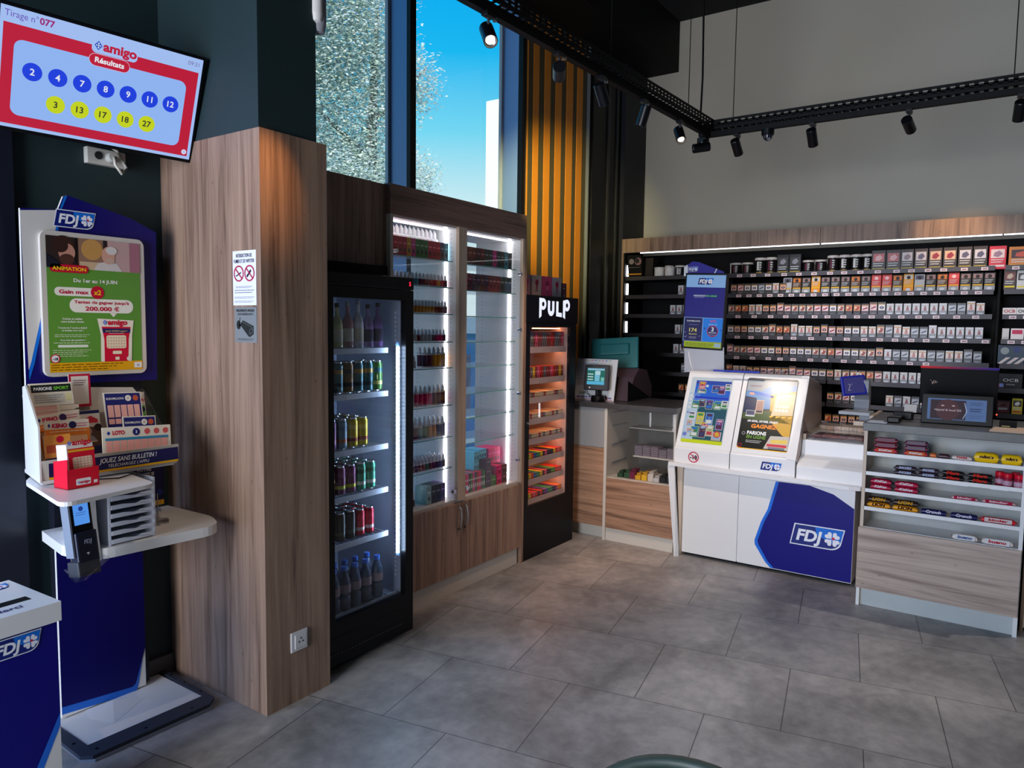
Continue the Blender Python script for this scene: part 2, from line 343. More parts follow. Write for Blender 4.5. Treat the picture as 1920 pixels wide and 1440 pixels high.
# wood clad pillar, green above
p = MB(); p.box(1.807, 2.14, 2.44, 3.13, 0, 2.353, woodv); struct(p, 'wall_pillar')
p = MB(); p.box(1.812, 2.095, 2.45, 3.13, 2.353, 4.42, green); struct(p, 'wall_pillar_upper')
struct(MB().box(1.22, 1.807, 3.11, 3.13, 0, .09, mat('grey_skirting', (86, 84, 84), .6)), 'baseboard_left')
# panel over the fridge
pn = MB(); pn.box(2.14, 2.805, 2.73, 2.75, 1.905, 2.325, woodv2); pn.box(2.14, 2.805, 2.75, 3.1, 2.305, 2.325, woodv2); pn.box(2.14, 2.80, 3.09, 3.10, 0, 2.305, blackm); pn.box(2.79, 2.80, 2.75, 3.09, 1.905, 2.305, woodv2); pn.box(2.14, 2.80, 2.72, 2.73, 1.845, 1.905, blackm); struct(pn, 'trim_6')  # black filler sheet and strip stand in for shadowed gap over fridge

# ---------------------------------------------------------------- outside
leafm = []
for k, c_ in enumerate(((206, 222, 206), (180, 198, 186), (232, 238, 232), (190, 206, 216))): 
    lm_ = mat('leaf_%d' % k, c_, .55); leafm.append(lm_); t_ = lm_.node_tree; b_ = t_.nodes['Principled BSDF']; tl = t_.nodes.new('ShaderNodeBsdfTranslucent'); tl.inputs[0].default_value = lin(c_); ms_ = t_.nodes.new('ShaderNodeMixShader'); ms_.inputs[0].default_value = .5
    t_.links.new(b_.outputs[0], ms_.inputs[1]); t_.links.new(tl.outputs[0], ms_.inputs[2]); t_.links.new(ms_.outputs[0], t_.nodes['Material Output'].inputs[0])
bark = mat('bark', (120, 108, 96), .8)
def tree(x, y, h, blobs, n, label, seed):
    rnd = random.Random(seed); t = empty('tree', (x, y, -.3), label, 'tree', 'trees outside the window')
    tr = MB(); tr.tube([(x, y, -.3), (x+.1, y, h*.3), (x-.1, y+.1, h*.55), (x, y, h*.85)], [.22, .17, .12, .05], bark)
    for k in range(5):
        a = rnd.uniform(0, 6.28); z0 = h*rnd.uniform(.25, .7); tr.tube([(x, y, z0), (x+.8*math.cos(a), y+.8*math.sin(a), z0+.7), (x+1.7*math.cos(a), y+1.7*math.sin(a), z0+1.5)], [.07, .045, .02], bark, 5)
    tr.build('trunk', t); lv = MB()
    tot = sum(b[3]**2*b[4] for b in blobs)
    for bx_, by, bz, br, bh in blobs:
        m_ = int(n*br*br*bh/tot)
        for _ in range(m_):
            while True:
                q = Vector((rnd.uniform(-1, 1), rnd.uniform(-1, 1), rnd.uniform(-1, 1)))
                if .12 < q.length < 1: break
            q *= (.55+.45*rnd.random()) if q.length > .6 else 1
            c_ = Vector((x+bx_+q.x*br, y+by+q.y*br, bz+q.z*bh)); a = Vector((rnd.gauss(0, 1), rnd.gauss(0, 1), rnd.gauss(0, 1))).normalized(); b_ = a.orthogonal().normalized()
            s_ = rnd.uniform(.03, .058); w_ = s_*.42
            lv.add([c_-a*s_, c_+b_*w_, c_+a*s_, c_-b_*w_], [(0, 1, 2, 3)], leafm[rnd.randrange(4)])
    tag(lv.build('foliage', t), kind='stuff')
tree(11.3, 11.3, 9.5, [(-.55, .3, 6.6, 1.7, 3.3), (-.7, 0, 3.6, 1.9, 2.0), (.85, 0, 6.9, 1.0, 1.05), (.85, 0, 4.85, 1.0, .85), (.1, 0, 8.9, 1.1, 1.2), (-1.2, .2, 7.6, 1.5, 2.4)], 90000, 'grey-green leafy tree seen through the tall window, sunlit', 3)
tw = empty('tower_block', (130, 85, -2), 'white high-rise tower with a roof railing seen beyond the tree', 'building')
tm = mat('white_render', (240, 240, 240), .8)
MB().box(122.9, 138, 80, 92, -2, 47.4, tm).build('wall', tw)
rl = MB()
for y in range(81, 90, 2): rl.box(123.5, 123.7, y-.12, y+.12, 47.4, 49.6, tm)
rl.box(123.5, 123.7, 81, 89.2, 49.4, 49.7, tm); rl.build('roof_railing', tw)
struct(MB().box(-40, 140, 3.4, 130, -.42, -.3, mat('asphalt', (120, 122, 124), .8, noise=.1, nscale=1)), 'floor_outside')
st = empty('shop_kiosk', (7.6, 6.4, -.3), 'blue and white painted street kiosk glimpsed through the glass cabinet back', 'kiosk')
MB().box(5.2, 9.4, 6.4, 8.4, -.3, 1.5, mat('kiosk_blue', (30, 140, 200), .5)).build('body', st)
MB().box(5.1, 9.5, 6.2, 8.5, 1.5, 1.72, mat('kiosk_white', (235, 235, 235), .5)).build('roof', st)
q = MB(); [q.box(5.4+k*1.0, 6.2+k*1.0, 6.37, 6.4, .35, 1.2, mat('kiosk_panel', (60, 80, 120), .2)) for k in range(4)]; q.build('panel', st)

# slatted panel on the window wall
sl = empty('slat_panel', (5.2, 3.12, 0), 'tall wall panel of glowing orange vertical slats over black backing, left of the dark column', 'wall panel')
MB().box(4.665, 5.58, 3.115, 3.128, 0, 3.97, mat('slat_backing', (84, 74, 50), .7)).build('backing', sl)
om = mat('orange_wood_slat', (226, 140, 34), .55, noise=.06, nscale=2)
for x, x_ in ((4.751, 4.826), (4.908, 4.993), (5.072, 5.162), (5.242, 5.342), (5.413, 5.504)): MB().box(x, x_, 3.110, 3.115, .0, 3.97, om).build('slat', sl)
MB().box(4.668, 4.68, 3.110, 3.115, 0, 3.97, om).build('slat', sl)
# ================================================================== LEFT SIDE: television, totem, bin, signs
# television on a swivel arm
RED = (206, 16, 62); LB = (150, 190, 255); DB = (18, 62, 232); YG = (206, 222, 8)
ta = Vector((.98719512, -.1590835, -.01175756)); tb = Vector((-.04930898, -.37442255, .92594621)); tn = ta.cross(tb)
tcn = Vector((1.453, 2.878, 2.469)); TW, TH = .68, .398
tv = empty('television', tuple(tcn-Vector((0, 0, .2))), 'flat television on a wall arm showing lottery results', 'television')
Mt = Matrix((( ta.x, tb.x, tn.x, tcn.x), (ta.y, tb.y, tn.y, tcn.y), (ta.z, tb.z, tn.z, tcn.z), (0, 0, 0, 1)))
m = MB(Mt); m.box(-TW/2-.012, TW/2+.012, -TH/2-.014, TH/2+.012, -.03, -.002, black); m.box(-.2, .2, -.14, .12, -.055, -.03, black); m.build('casing', tv, .003)
m = MB(); m.tube([tcn-tn*.05, tcn-tn*.12+Vector((0, .03, .02)), (1.46, 3.115, 2.5)], .022, blackm); m.box(1.40, 1.52, 3.112, 3.13, 2.42, 2.62, blackm); m.build('wall_arm', tv)
a = Art(tcn, ta, tb, emit=.85)
W2, H2 = TW/2, TH/2
a.rect(-W2, -H2, W2, H2, (170, 200, 255), 0)
a.rect(-W2+.010, -H2+.012, W2-.012, H2-.052, (196, 10, 52), 1)
a.rrect(-W2+.044, -H2+.045, W2-.052, H2-.098, .028, LB, 2)
a.text('Tirage n°', -W2+.012, H2-.032, .030, (110, 80, 190), 3, .0, 'l', 0, .098); a.text('077', -W2+.114, H2-.032, .030, (160, 30, 120), 3, .03, 'l', 0, .046)
a.text('09:31', W2-.014, H2-.030, .022, (120, 110, 170), 3, 0, 'r')
def amigo(A, x, y, s_, l=4, c_=(196, 10, 52), halo=None):
    if halo: A.rrect(x-s_*.15, y-s_*.25, x+s_*2.75, y+s_*.62, s_*.3, halo, l-1)
    A.text('amigo', x+s_*1.62, y, s_*.82, c_, l, .04, 'c', 0, s_*2.15)
    A.poly([(x, y+s_*.25), (x+s_*.25, y+s_*.55), (x+s_*.5, y+s_*.25), (x+s_*.25, y-s_*.05)], (20, 80, 200), l); A.poly([(x+s_*.08, y+s_*.25), (x+s_*.25, y+s_*.46), (x+s_*.42, y+s_*.25), (x+s_*.25, y+s_*.04)], (220, 230, 250), l+1)
    for dx, dy in ((-.05, .05), (.05, .05), (-.05, -.05), (.05, -.05)): A.circ(x+s_*(.25+dx*1.3), y+s_*(.25+dy*1.3), s_*.055, (20, 80, 200), l+2, 8)
amigo(a, -.052, H2-.063, .054, 5, (196, 10, 52), (170, 200, 255))
a.rrect(-.066, H2-.122, .074, H2-.078, .022, (225, 200, 230), 4); a.rrect(-.0645, H2-.1205, .0725, H2-.0795, .0205, (196, 10, 52), 5); a.text('Résultats', .004, H2-.108, .026, (240, 245, 255), 6, .03, 'c', 0, .1)
for k, n_ in enumerate(('2', '4', '7', '8', '9', '11', '12')):
    x = (k-3)*.079; a.circ(x, .0036, .0305, DB, 4); a.text(n_, x, -.007, .031, (235, 240, 255), 5, .02)
for k, n_ in enumerate(('3', '13', '17', '18', '27')):
    x = (k-2)*.079; a.circ(x, -.091, .0305, YG, 4); a.text(n_, x, -.1015, .031, (40, 44, 30), 5, .02)
a.circ(W2-.026, -H2+.028, .010, (220, 225, 255), 4); a.text('18', W2-.026, -H2+.0245, .009, (60, 60, 140), 5)
a.build('screen', tv)
# socket block on the wall under the television
so_ = empty('wall_socket', (1.555, 3.12, 2.225), 'white double wall socket with plug and cable below the television', 'wall socket')
m = MB(); m.box(1.485, 1.64, 3.10, 3.13, 2.235, 2.30, mat('socket_white', (200, 198, 190), .4)); m.build('plate', so_, .004)
m = MB(); m.cyl((1.53, 3.10, 2.27), .016, -.004, darkm, 16, 'y'); m.build('socket_hole', so_)
m = MB(); m.cyl((1.575, 3.10, 2.268), .020, -.035, MAT['socket_white'], 16, 'y'); m.build('plug', so_)
m = MB(); m.tube([(1.575, 3.065, 2.268), (1.57, 3.05, 2.235), (1.60, 3.06, 2.205), (1.63, 3.08, 2.235), (1.60, 3.09, 2.30), (1.53, 3.09, 2.33), (1.47, 3.08, 2.36)], .006, mat('cable_white', (210, 205, 190), .5)); m.build('cable', so_)

# ---- lottery totem
tot = empty('lottery_totem', (1.5, 2.95, 0), 'blue and white lottery totem with lit poster panel and two writing shelves', 'lottery stand')
dk = (22, 18, 104)
pb = MB(); pts = [(1.194, 1.362), (1.694, 1.357), (1.706, 1.975), (1.60, 2.02), (1.36, 2.077), (1.345, 2.07), (1.325, 2.018), (1.197, 2.007)]
pb.prism([(x, 3.0, z) for x, z in pts], (0, .012, 0), white, C(dk, .3)); pb.build('header_panel', tot)
a = Art((0, 2.9995, 0), (1, 0, 0), (0, 0, 1), rough=.3)
a.poly([(1.196, 1.999), (1.33, 2.017), (1.305, 1.9), (1.25, 1.60), (1.215, 1.43), (1.205, 1.42)], (214, 210, 206), 0)
a.poly([(1.33, 2.016), (1.348, 2.07), (1.36, 2.074), (1.338, 2.02), (1.315, 1.9), (1.260, 1.60), (1.225, 1.44), (1.206, 1.38), (1.206, 1.42), (1.215, 1.45), (1.25, 1.60), (1.305, 1.9)], (20, 110, 214), 1)
fdj(a, 1.309, 1.958, .150, 2); a.build('header_print', tot)
# poster in a rounded white frame
f = MB(); a0 = Art((0, 0, 0), (1, 0, 0), (0, 0, 1)); fp = []
x0, x1, z0, z1, r_ = 1.252, 1.641, 1.390, 1.936, .028
for cx, cz, s0 in ((x1-r_, z1-r_, 0), (x0+r_, z1-r_, 90), (x0+r_, z0+r_, 180), (x1-r_, z0+r_, 270)):
    for k in range(7): an = R(s0+15*k); fp.append((cx+r_*math.cos(an), 2.982, cz+r_*math.sin(an)))
f.prism(fp, (0, .018, 0), cream); f.build('poster_frame', tot, .003)
a = Art((1.270, 2.9815, 1.406), (1, 0, 0), (0, 0, 1), rough=.35); w_, h_ = .352, .512
G = (96, 150, 56)
a.rect(0, 0, w_, h_, G, 0); a.rect(0, 0, w_, .036, (234, 170, 20), 1); a.lines(.004, w_*.8, .026, 3, .0095, (120, 84, 10), 2)
a.rect(w_-.034, .008, w_-.003, .030, (235, 235, 235), 2); a.text('fdj', w_-.018, .015, .010, (40, 60, 150), 3)
# photo strip: two men, seen from the side, in front of a blurred cafe
zt = h_-.118
a.rect(0, zt, w_, h_, (150, 112, 92), 1); a.rect(0, zt, .105, h_, (52, 40, 38), 2); a.rect(.225, zt, w_, h_, (196, 160, 156), 2); a.rect(.31, zt, w_, h_, (168, 110, 124), 3)
a.circ(.165, zt+.078, .040, (202, 150, 84), 2); a.rect(.102, zt, .112, h_, (30, 22, 22), 4); a.rect(.118, zt, .2, zt+.03, (206, 176, 140), 3); a.rect(.207, zt+.03, .222, h_, (46, 34, 34), 3)
a.circ(.060, zt+.082, .040, (60, 38, 32), 4); a.circ(.072, zt+.060, .030, (196, 140, 120), 5, ry=.034); a.circ(.072, zt+.034, .026, (84, 52, 42), 6, ry=.020); a.poly([(0, zt), (0, zt+.05), (.03, zt+.03), (.06, zt)], (30, 32, 44), 7); a.circ(.05, zt+.085, .027, (58, 36, 30), 6)
a.poly([(.17, zt), (.185, zt+.028), (.22, zt+.036), (.26, zt+.03), (.28, zt)], (214, 204, 200), 4); a.circ(.226, zt+.060, .026, (214, 160, 138), 5, ry=.034); a.circ(.238, zt+.080, .022, (220, 212, 206), 6, ry=.016); a.circ(.232, zt+.040, .018, (206, 170, 150), 6, ry=.012)
a.rrect(.010, h_-.134, .148, h_-.104, .013, (200, 20, 50), 7); a.text('ANIMATION', .079, h_-.126, .019, (252, 206, 30), 8, .03, 'c', 0, .122)
a.text('Du 1er au 14 JUIN', w_*.5, h_-.168, .019, (240, 240, 230), 2, .03, 'c', 0, .165)
a.rrect(.024, h_-.222, .19, h_-.189, .016, (240, 236, 224), 2); a.text('Gain max', .094, h_-.213, .020, (190, 16, 60), 3, .035, 'c', 0, .108); a.circ(.180, h_-.205, .025, (200, 16, 50), 4); a.text('x2', .180, h_-.214, .026, (252, 206, 30), 5, .03)
a.rrect(.076, h_-.284, .320, h_-.230, .026, (240, 236, 224), 2); a.poly([(.225, h_-.283), (.255, h_-.283), (.240, h_-.300)], (240, 236, 224), 2)
a.text("Tentez de gagner jusqu'à", .198, h_-.249, .016, (190, 16, 60), 3, .03, 'c', 0, .21); a.text('200.000 €', .198, h_-.276, .022, (190, 16, 60), 3, .035, 'c', 0, .13)
a.text('Cochez et validez', .085, h_-.312, .010, (244, 244, 236), 2, .02); a.text('votre bulletin Amigo', .085, h_-.323, .010, (244, 244, 236), 2, .02)
a.text('Trouvez les 7 numéros BLEUS', .085, h_-.346, .0085, (244, 244, 236), 2, .02); a.text('et doublez votre gain !', .085, h_-.356, .0085, (244, 244, 236), 2, .02); a.lines(.02, .15, h_-.371, 2, .007, (210, 224, 190), 2)
a.text('Vous avez des questions ?', .085, h_-.393, .0088, (244, 244, 236), 2, .02); a.lines(.016, .15, h_-.402, 1, .007, (210, 224, 190), 2); a.rrect(.03, h_-.418, .14, h_-.408, .004, (226, 232, 216), 2)
a.lines(.012, .155, h_-.430, 4, .0075, (200, 218, 176), 2)
a.circ(.019, .052, .017, (236, 236, 236), 3); a.ring(.019, .052, .017, .0135, (200, 20, 50), 4); a.text('-18', .019, .046, .014, (30, 30, 40), 5, .03)
a.poly([(.176, h_-.306), (.320, h_-.312), (.312, h_-.37), (.308, .036), (.186, .036), (.188, h_-.37)], (240, 232, 214), 4)
a.poly([(.192, h_-.338), (.306, h_-.338), (.297, h_-.39), (.294, .036), (.200, .036), (.201, h_-.39)], (210, 20, 54), 5); amigo(a, .196, h_-.330, .036, 7, (210, 20, 54))
a.poly([(.193, h_-.345), (.305, h_-.345), (.303, h_-.362), (.196, h_-.362)], (44, 36, 96), 6); a.text("Jusqu'à 100 000 € à gagner !", .249, h_-.357, .0075, (240, 220, 120), 7, .01)
a.rrect(.209, .088, .287, .140, .008, (240, 226, 196), 6)
for i in range(7):
    for j in range(4): a.rect(.2135+i*.0103, .092+j*.0115, .2195+i*.0103, .098+j*.0115, (222, 180, 150), 7)
a.rrect(.232, .065, .268, .078, .004, (240, 226, 196), 6); a.rect(.242, .042, .258, .054, (240, 226, 196), 6); a.circ(.295, .046, .008, (240, 230, 220), 7)
a.lines(.22, .28, .147, 1, .006, (240, 200, 190), 7); a.build('poster', tot)
# back column, base plate, shelves
m = MB(); m.box(1.30, 1.66, 3.062, 3.11, .03, 1.9, mat('totem_dark_back', (16, 20, 34), .5)); m.box(1.29, 1.63, 3.035, 3.048, .03, .775, white); m.build('column', tot)
a = Art((0, 3.034, 0), (1, 0, 0), (0, 0, 1), rough=.35)
a.poly([(1.29, .775), (1.63, .765), (1.63, .20), (1.585, .055), (1.57, .045), (1.29, .075)], navyd, 1); a.poly([(1.63, .225), (1.63, .20), (1.585, .055), (1.57, .045), (1.29, .075), (1.29, .045), (1.555, .018), (1.59, .025), (1.597, .05)], bblue, 0); a.build('column_print', tot)
m = MB(); rp_ = [(1.21, 2.72), (1.24, 2.685), (1.70, 2.675), (1.745, 2.71), (1.76, 3.12), (1.735, 3.12), (1.722, 2.76), (1.26, 2.77), (1.26, 3.08), (1.22, 3.08)]
m.prism([(x, y, .012) for x, y in rp_], (0, 0, .014), mat('rubber_grey', (52, 58, 72), .5)); m.prism([(x, y, 0) for x, y in ((1.215, 2.72), (1.245, 2.68), (1.705, 2.67), (1.752, 2.71), (1.765, 3.12), (1.22, 3.09))], (0, 0, .012), alu)
for x, y in ((1.74, 2.80), (1.745, 2.93), (1.748, 3.04), (1.64, 2.705), (1.45, 2.71), (1.27, 2.72), (1.235, 2.82), (1.24, 2.94)): m.cyl((x, y, .026), .006, .001, black, 10)
m.build('base_rim', tot)
m = MB(); m.box(1.26, 1.722, 2.76, 3.1, .012, .022, white); m.prism([(1.38, 2.88, .022), (1.60, 3.02, .022), (1.56, 3.04, .024), (1.40, 3.02, .024)], (0, .005, .0), white)
m.add([(1.36, 2.96, .0225), (1.40, 2.85, .0225), (1.58, 2.95, .0225), (1.48, 3.02, .030), (1.38, 3.035, .026)], [(0, 1, 3, 4), (1, 2, 3)], white); m.build('base_plate', tot)
def rcorner(pts, r, n=6):
    out = []; k = len(pts)
    for i in range(k):
        p_, c_, q_ = Vector(pts[i-1]), Vector(pts[i]), Vector(pts[(i+1) % k]); d1 = (p_-c_).normalized(); d2 = (q_-c_).normalized(); rr_ = r[i]
        if not rr_: out.append(c_); continue
        A_, B_ = c_+d1*rr_, c_+d2*rr_
        for t in range(n+1): t /= n; out.append(A_*(1-t)**2+c_*2*t*(1-t)+B_*t*t)
    return out
m = MB(); m.prism([(p_.x, p_.y, 1.026) for p_ in rcorner([(1.036, 2.392), (1.372, 2.452), (1.412, 2.80), (1.58, 3.03), (1.24, 3.03), (1.112, 2.83)], [.05, .045, 0, 0, 0, .03])], (0, 0, .014), white); m.build('upper_shelf', tot, .003)
m = MB(); m.prism([(p_.x, p_.y, .762) for p_ in rcorner([(1.225, 2.62), (1.70, 2.578), (1.755, 2.72), (1.745, 3.03), (1.24, 3.03), (1.20, 2.78)], [.08, .07, .05, 0, 0, 0])], (0, 0, .038), white); m.build('lower_shelf', tot, .004)
m = MB(Matrix.Translation((1.145, 2.60, 0)) @ Matrix.Rotation(R(10), 4, 'Z')); m.prism([(-.012, 0, 1.026), (-.004, 0, .86), (.01, 0, .76), (.118, 0, .76), (.105, 0, .90), (.10, 0, 1.026)], (.115, .18, 0), white); m.build('side_cheek', tot, .002)
# sheet tray rack under the upper shelf
tr = empty('letter_tray_rack', (1.42, 2.75, .80), 'grey rack of seven paper trays standing on the lower shelf', 'letter trays')
WL[tr] = Vector((1.42+.052, 2.75+.012, .80))
tg = mat('tray_grey', (214, 218, 230), .4)
m = MB(); m.box(1.345, 1.352, 2.64, 2.98, .80, 1.024, tg); m.box(1.51, 1.517, 2.64, 2.98, .80, 1.024, tg); m.box(1.352, 1.51, 2.97, 2.98, .80, 1.024, tg); m.build('frame', tr)
for k in range(7):
    z = .806+k*.031; m = MB(); m.box(1.353, 1.509, 2.66, 2.969, z, z+.003, tg)
    m.prism([(1.353, 2.636, z), (1.509, 2.636, z), (1.509, 2.636, z+.016), (1.462, 2.636, z+.016), (1.45, 2.655, z+.005), (1.408, 2.655, z+.005), (1.398, 2.636, z+.016), (1.353, 2.636, z+.016)], (0, .003, 0), tg)
    m.box(1.353, 1.509, 2.639, 2.66, z, z+.002, tg); m.build('tray', tr)
# dark advert plate behind the lower shelf
ad = empty('advert_plate', (1.60, 2.99, .80), 'dark blue advert plate with yellow base behind the lower shelf, right of the trays', 'sign')
m = MB(); m.prism([(x, 2.95, z) for x, z in ((1.47, .83), (1.68, .84), (1.69, 1.03), (1.46, 1.04))], (0, .01, 0), C((26, 26, 70))); m.box(1.55, 1.60, 2.95, 3.0, .80, .84, acryl); m.build('plate', ad)
a = Art((0, 2.949, 0), (1, 0, 0), (0, 0, 1)); a.rect(1.47, .832, 1.682, .852, (240, 180, 20), 0); a.text('VOTRE', 1.60, .985, .020, (220, 220, 220), 1, .02, 'c', .15); a.text('FLASHCODE', 1.60, .962, .020, (220, 220, 220), 1, .02, 'c', .15, .085); a.text("L'APPLI !", 1.60, .938, .020, (220, 220, 220), 1, .02, 'c', .15); a.text('PARIONSSPORT', 1.59, 1.012, .014, (150, 170, 120), 1, .01, 'c', 0, .13)
a.circ(1.665, .885, .014, (40, 50, 120), 1); a.lines(1.50, 1.64, .885, 2, .01, (200, 200, 220)); a.build('print', ad)
# pen holder wires
ph = empty('pen_holder', (1.56, 2.80, .80), 'small clear pen tube with wire stand on the lower shelf, right of the trays', 'pen holder')
MB().lathe([(.0, .0), (.012, .0), (.014, .10)], acryl, (1.545, 2.76, .80)).build('tube', ph); MB().tube([(1.53, 2.75, .803), (1.532, 2.755, .93), (1.55, 2.765, .925), (1.556, 2.77, .803), (1.59, 2.76, .803), (1.61, 2.79, .803), (1.57, 2.80, .803)], .0022, chrome, 6).build('wire', ph)
# ticket reader
rd = empty('ticket_reader', (1.20, 2.53, .70), 'black ticket reader with blue screen mounted left of the paper trays', 'ticket reader')
Mr = Matrix.Translation((1.148, 2.53, .925)) @ Matrix.Rotation(R(8), 4, 'Z') @ Matrix.Rotation(R(-9), 4, 'X')
MB(Mr).box(-.036, .040, -.016, .012, -.055, .098, black).build('casing', rd, .006); MB(Mr).box(-.034, .040, -.030, .012, -.125, -.02, mat('reader_navy', (20, 22, 40), .35)).build('slot_housing', rd, .006)
MB(Mr).box(-.042, -.036, -.02, .02, -.10, .09, alu).build('side_trim', rd); MB(Mr).box(-.038, .038, -.03, .03, -.165, -.115, mat('dark_grey_plastic', (52, 52, 58), .5)).build('foot', rd, .004)
n_ = Mr.to_3x3(); a = Art(Mr @ Vector((0, -.0165, .025)), n_ @ Vector((1, 0, 0)), n_ @ Vector((0, 0, 1)), emit=.9); a.rect(-.024, -.022, .028, .052, (84, 150, 236), 0); a.circ(.002, .030, .008, (30, 60, 140), 1); a.lines(-.016, .02, .016, 2, .007, (50, 90, 170), 1); a.build('screen', rd)
a = Art(Mr @ Vector((0, -.0305, -.06)), n_ @ Vector((1, 0, 0)), n_ @ Vector((0, 0, 1))); a.text('FDJ', .004, 0, .018, (170, 172, 190), 1, .03, 'c', .15); a.poly([(-.006, -.03), (.006, -.03), (0, -.038)], (230, 230, 230), 1); a.build('lettering', rd)
MB().prism([(1.09, 2.44, .765), (1.12, 2.44, .765), (1.24, 2.52, .79), (1.24, 2.59, .79), (1.11, 2.56, .77)], (0, 0, .008), acryl).build('catch_tray', rd)
# ---- leaflet holders on the upper shelf
lh = empty('leaflet_rack', (1.34, 2.85, 1.04), 'wide white slanted rack full of betting slips on the upper shelf', 'leaflet holder')
m = MB()
m.prism([(1.106, 2.70, 1.05), (1.166, 2.96, 1.05), (1.166, 2.96, 1.36), (1.155, 2.91, 1.37), (1.106, 2.70, 1.24)], (.006, 0, 0), white)
m.prism([(1.585, 2.70, 1.058), (1.585, 2.96, 1.058), (1.585, 2.96, 1.33), (1.585, 2.92, 1.33), (1.585, 2.70, 1.10)], (.006, 0, 0), acryl)
m.prism([(1.111, 2.70, 1.044), (1.585, 2.70, 1.044), (1.585, 2.98, 1.044), (1.171, 2.98, 1.044)], (0, 0, .012), white); m.build('base', lh)
m = MB(); bp = [(1.165, 1.056), (1.596, 1.056), (1.590, 1.30), (1.566, 1.335), (1.40, 1.345), (1.38, 1.36), (1.19, 1.36), (1.165, 1.33)]
m.prism([(x, 2.90+(z-1.056)*.2, z) for x, z in bp], (0, .006, 0), cream); m.build('backboard', lh)
m = MB(); m.prism([(1.111, 2.705, 1.05), (1.592, 2.695, 1.05), (1.600, 2.695, 1.075), (1.60, 2.69, 1.125), (1.111, 2.70, 1.125)], (0, .005, 0), cream); m.build('front_lip', lh)
a = Art((0, 2.694, 0), (1, -.015, 0), (0, 0, 1)); a.rect(1.125, 1.070, 1.585, 1.118, (34, 32, 84), 0); a.rect(1.125, 1.062, 1.585, 1.070, (240, 180, 20), 0); a.text('JOUEZ SANS BULLETIN !', 1.50, 1.094, .024, (235, 235, 235), 1, .02, 'r', .18, .21); a.text("TÉLÉCHARGEZ L'APPLI", 1.47, 1.076, .015, (225, 225, 225), 1, .01, 'r', .15, .15); a.build('lip_print', lh)
def slip(name, x, y, z, w_, h_, art, label, tilt=14, yaw=0, roll=0, th=.004):
    t = empty(name, (x, y, z), label, 'betting slips')
    Mx = Matrix.Translation((x, y, z)) @ Matrix.Rotation(R(yaw), 4, 'Z') @ Matrix.Rotation(R(-tilt), 4, 'X') @ Matrix.Rotation(R(roll), 4, 'Y')
    MB(Mx).box(-w_/2, w_/2, 0, th, 0, h_, C((232, 224, 208))).build('stack', t)
    n_ = Mx.to_3x3(); a = Art(Mx @ Vector((0, 0, 0)), n_ @ Vector((1, 0, 0)), n_ @ Vector((0, 0, 1))); art(a, w_, h_); a.build('print', t); return t
def art_parions(a, w, h):
    a.rect(-w/2+.006, h-.034, w/2-.004, h-.006, (30, 34, 34), 0); a.text('PARIONS', -w*.40, h-.026, .016, (240, 240, 240), 1, .03, 'l', 0, w*.42); a.text('SPORT', w*.06, h-.026, .016, (110, 200, 60), 1, .03, 'l', 0, w*.36)
    a.rect(-w/2+.01, h-.075, w/2-.03, h-.04, (206, 204, 196), 0); a.rect(w/2-.026, h-.07, w/2-.006, h-.04, (226, 224, 170), 0); a.lines(-w/2+.014, w/2-.034, h-.048, 4, .008, (140, 140, 140))
    for i in range(2):
        for j in range(6): a.rect(-w/2+.012+i*.08, h-.100-j*.020, -w/2+.084+i*.075, h-.086-j*.020, (232, 176, 170) if i == 0 else (226, 214, 196), 0)
        for j in range(7): a.line(-w/2+.012+i*.08, h-.1025-j*.02+.018, -w/2+.084+i*.075, h-.1025-j*.02+.018, .001, (120, 90, 90), 1)
slip('betting_slips', 1.238, 2.86, 1.17, .145, .21, art_parions, 'tall white sports betting slips with black header, left end of the leaflet rack')
def art_keno(c2):
    def f_(a, w, h):
        a.rect(-w/2, 0, w/2, h*.80, (238, 132, 48), 0); a.rect(-w/2+.01, h*.1, w/2-.01, h*.64, (244, 196, 150), 1); a.poly([(-w*.43, h-.018), (-w*.40, h-.010), (-w*.37, h-.018), (-w*.40, h-.026)], (40, 60, 150), 1)
        a.text('KENO', -w*.34, h-.026, .020, (206, 20, 80), 1, .05, 'l', .1, w*.34); a.circ(w*.12, h-.019, .013, c2, 1); a.lines(w*.2, w*.48, h-.016, 2, .009, (220, 110, 150)); a.lines(-w*.4, w*.45, h*.80-.010, 1, .008, (250, 225, 200), 2)
    return f_
slip('betting_slips', 1.24, 2.80, 1.10, .155, .175, art_keno((60, 40, 90)), 'orange and white number game slips, upper bundle in front of the tall slips', 14, 3, -4)
slip('betting_slips', 1.235, 2.765, 1.09, .150, .160, art_keno((40, 40, 90)), 'orange and white number game slips, lower bundle in front of the tall slips', 12, 0, 2)
def art_loto1(a, w, h):
    a.rect(-w/2, 0, w/2, h, (240, 160, 70), 0); a.rect(-w/2+.006, h*.55, w/2-.006, h*.75, (206, 90, 50), 1); a.rect(-w/2, 0, w/2, h*.42, (48, 30, 84), 1); a.poly([(-w*.1, h*.26), (0, h*.34), (w*.1, h*.26), (0, h*.18)], (220, 220, 230), 2); a.circ(w*.1, h*.88, .012, (206, 20, 60), 2)
slip('betting_slips', 1.175, 2.712, 1.072, .085, .135, art_loto1, 'orange and purple slips at the left front of the leaflet rack, behind the red box', 6)
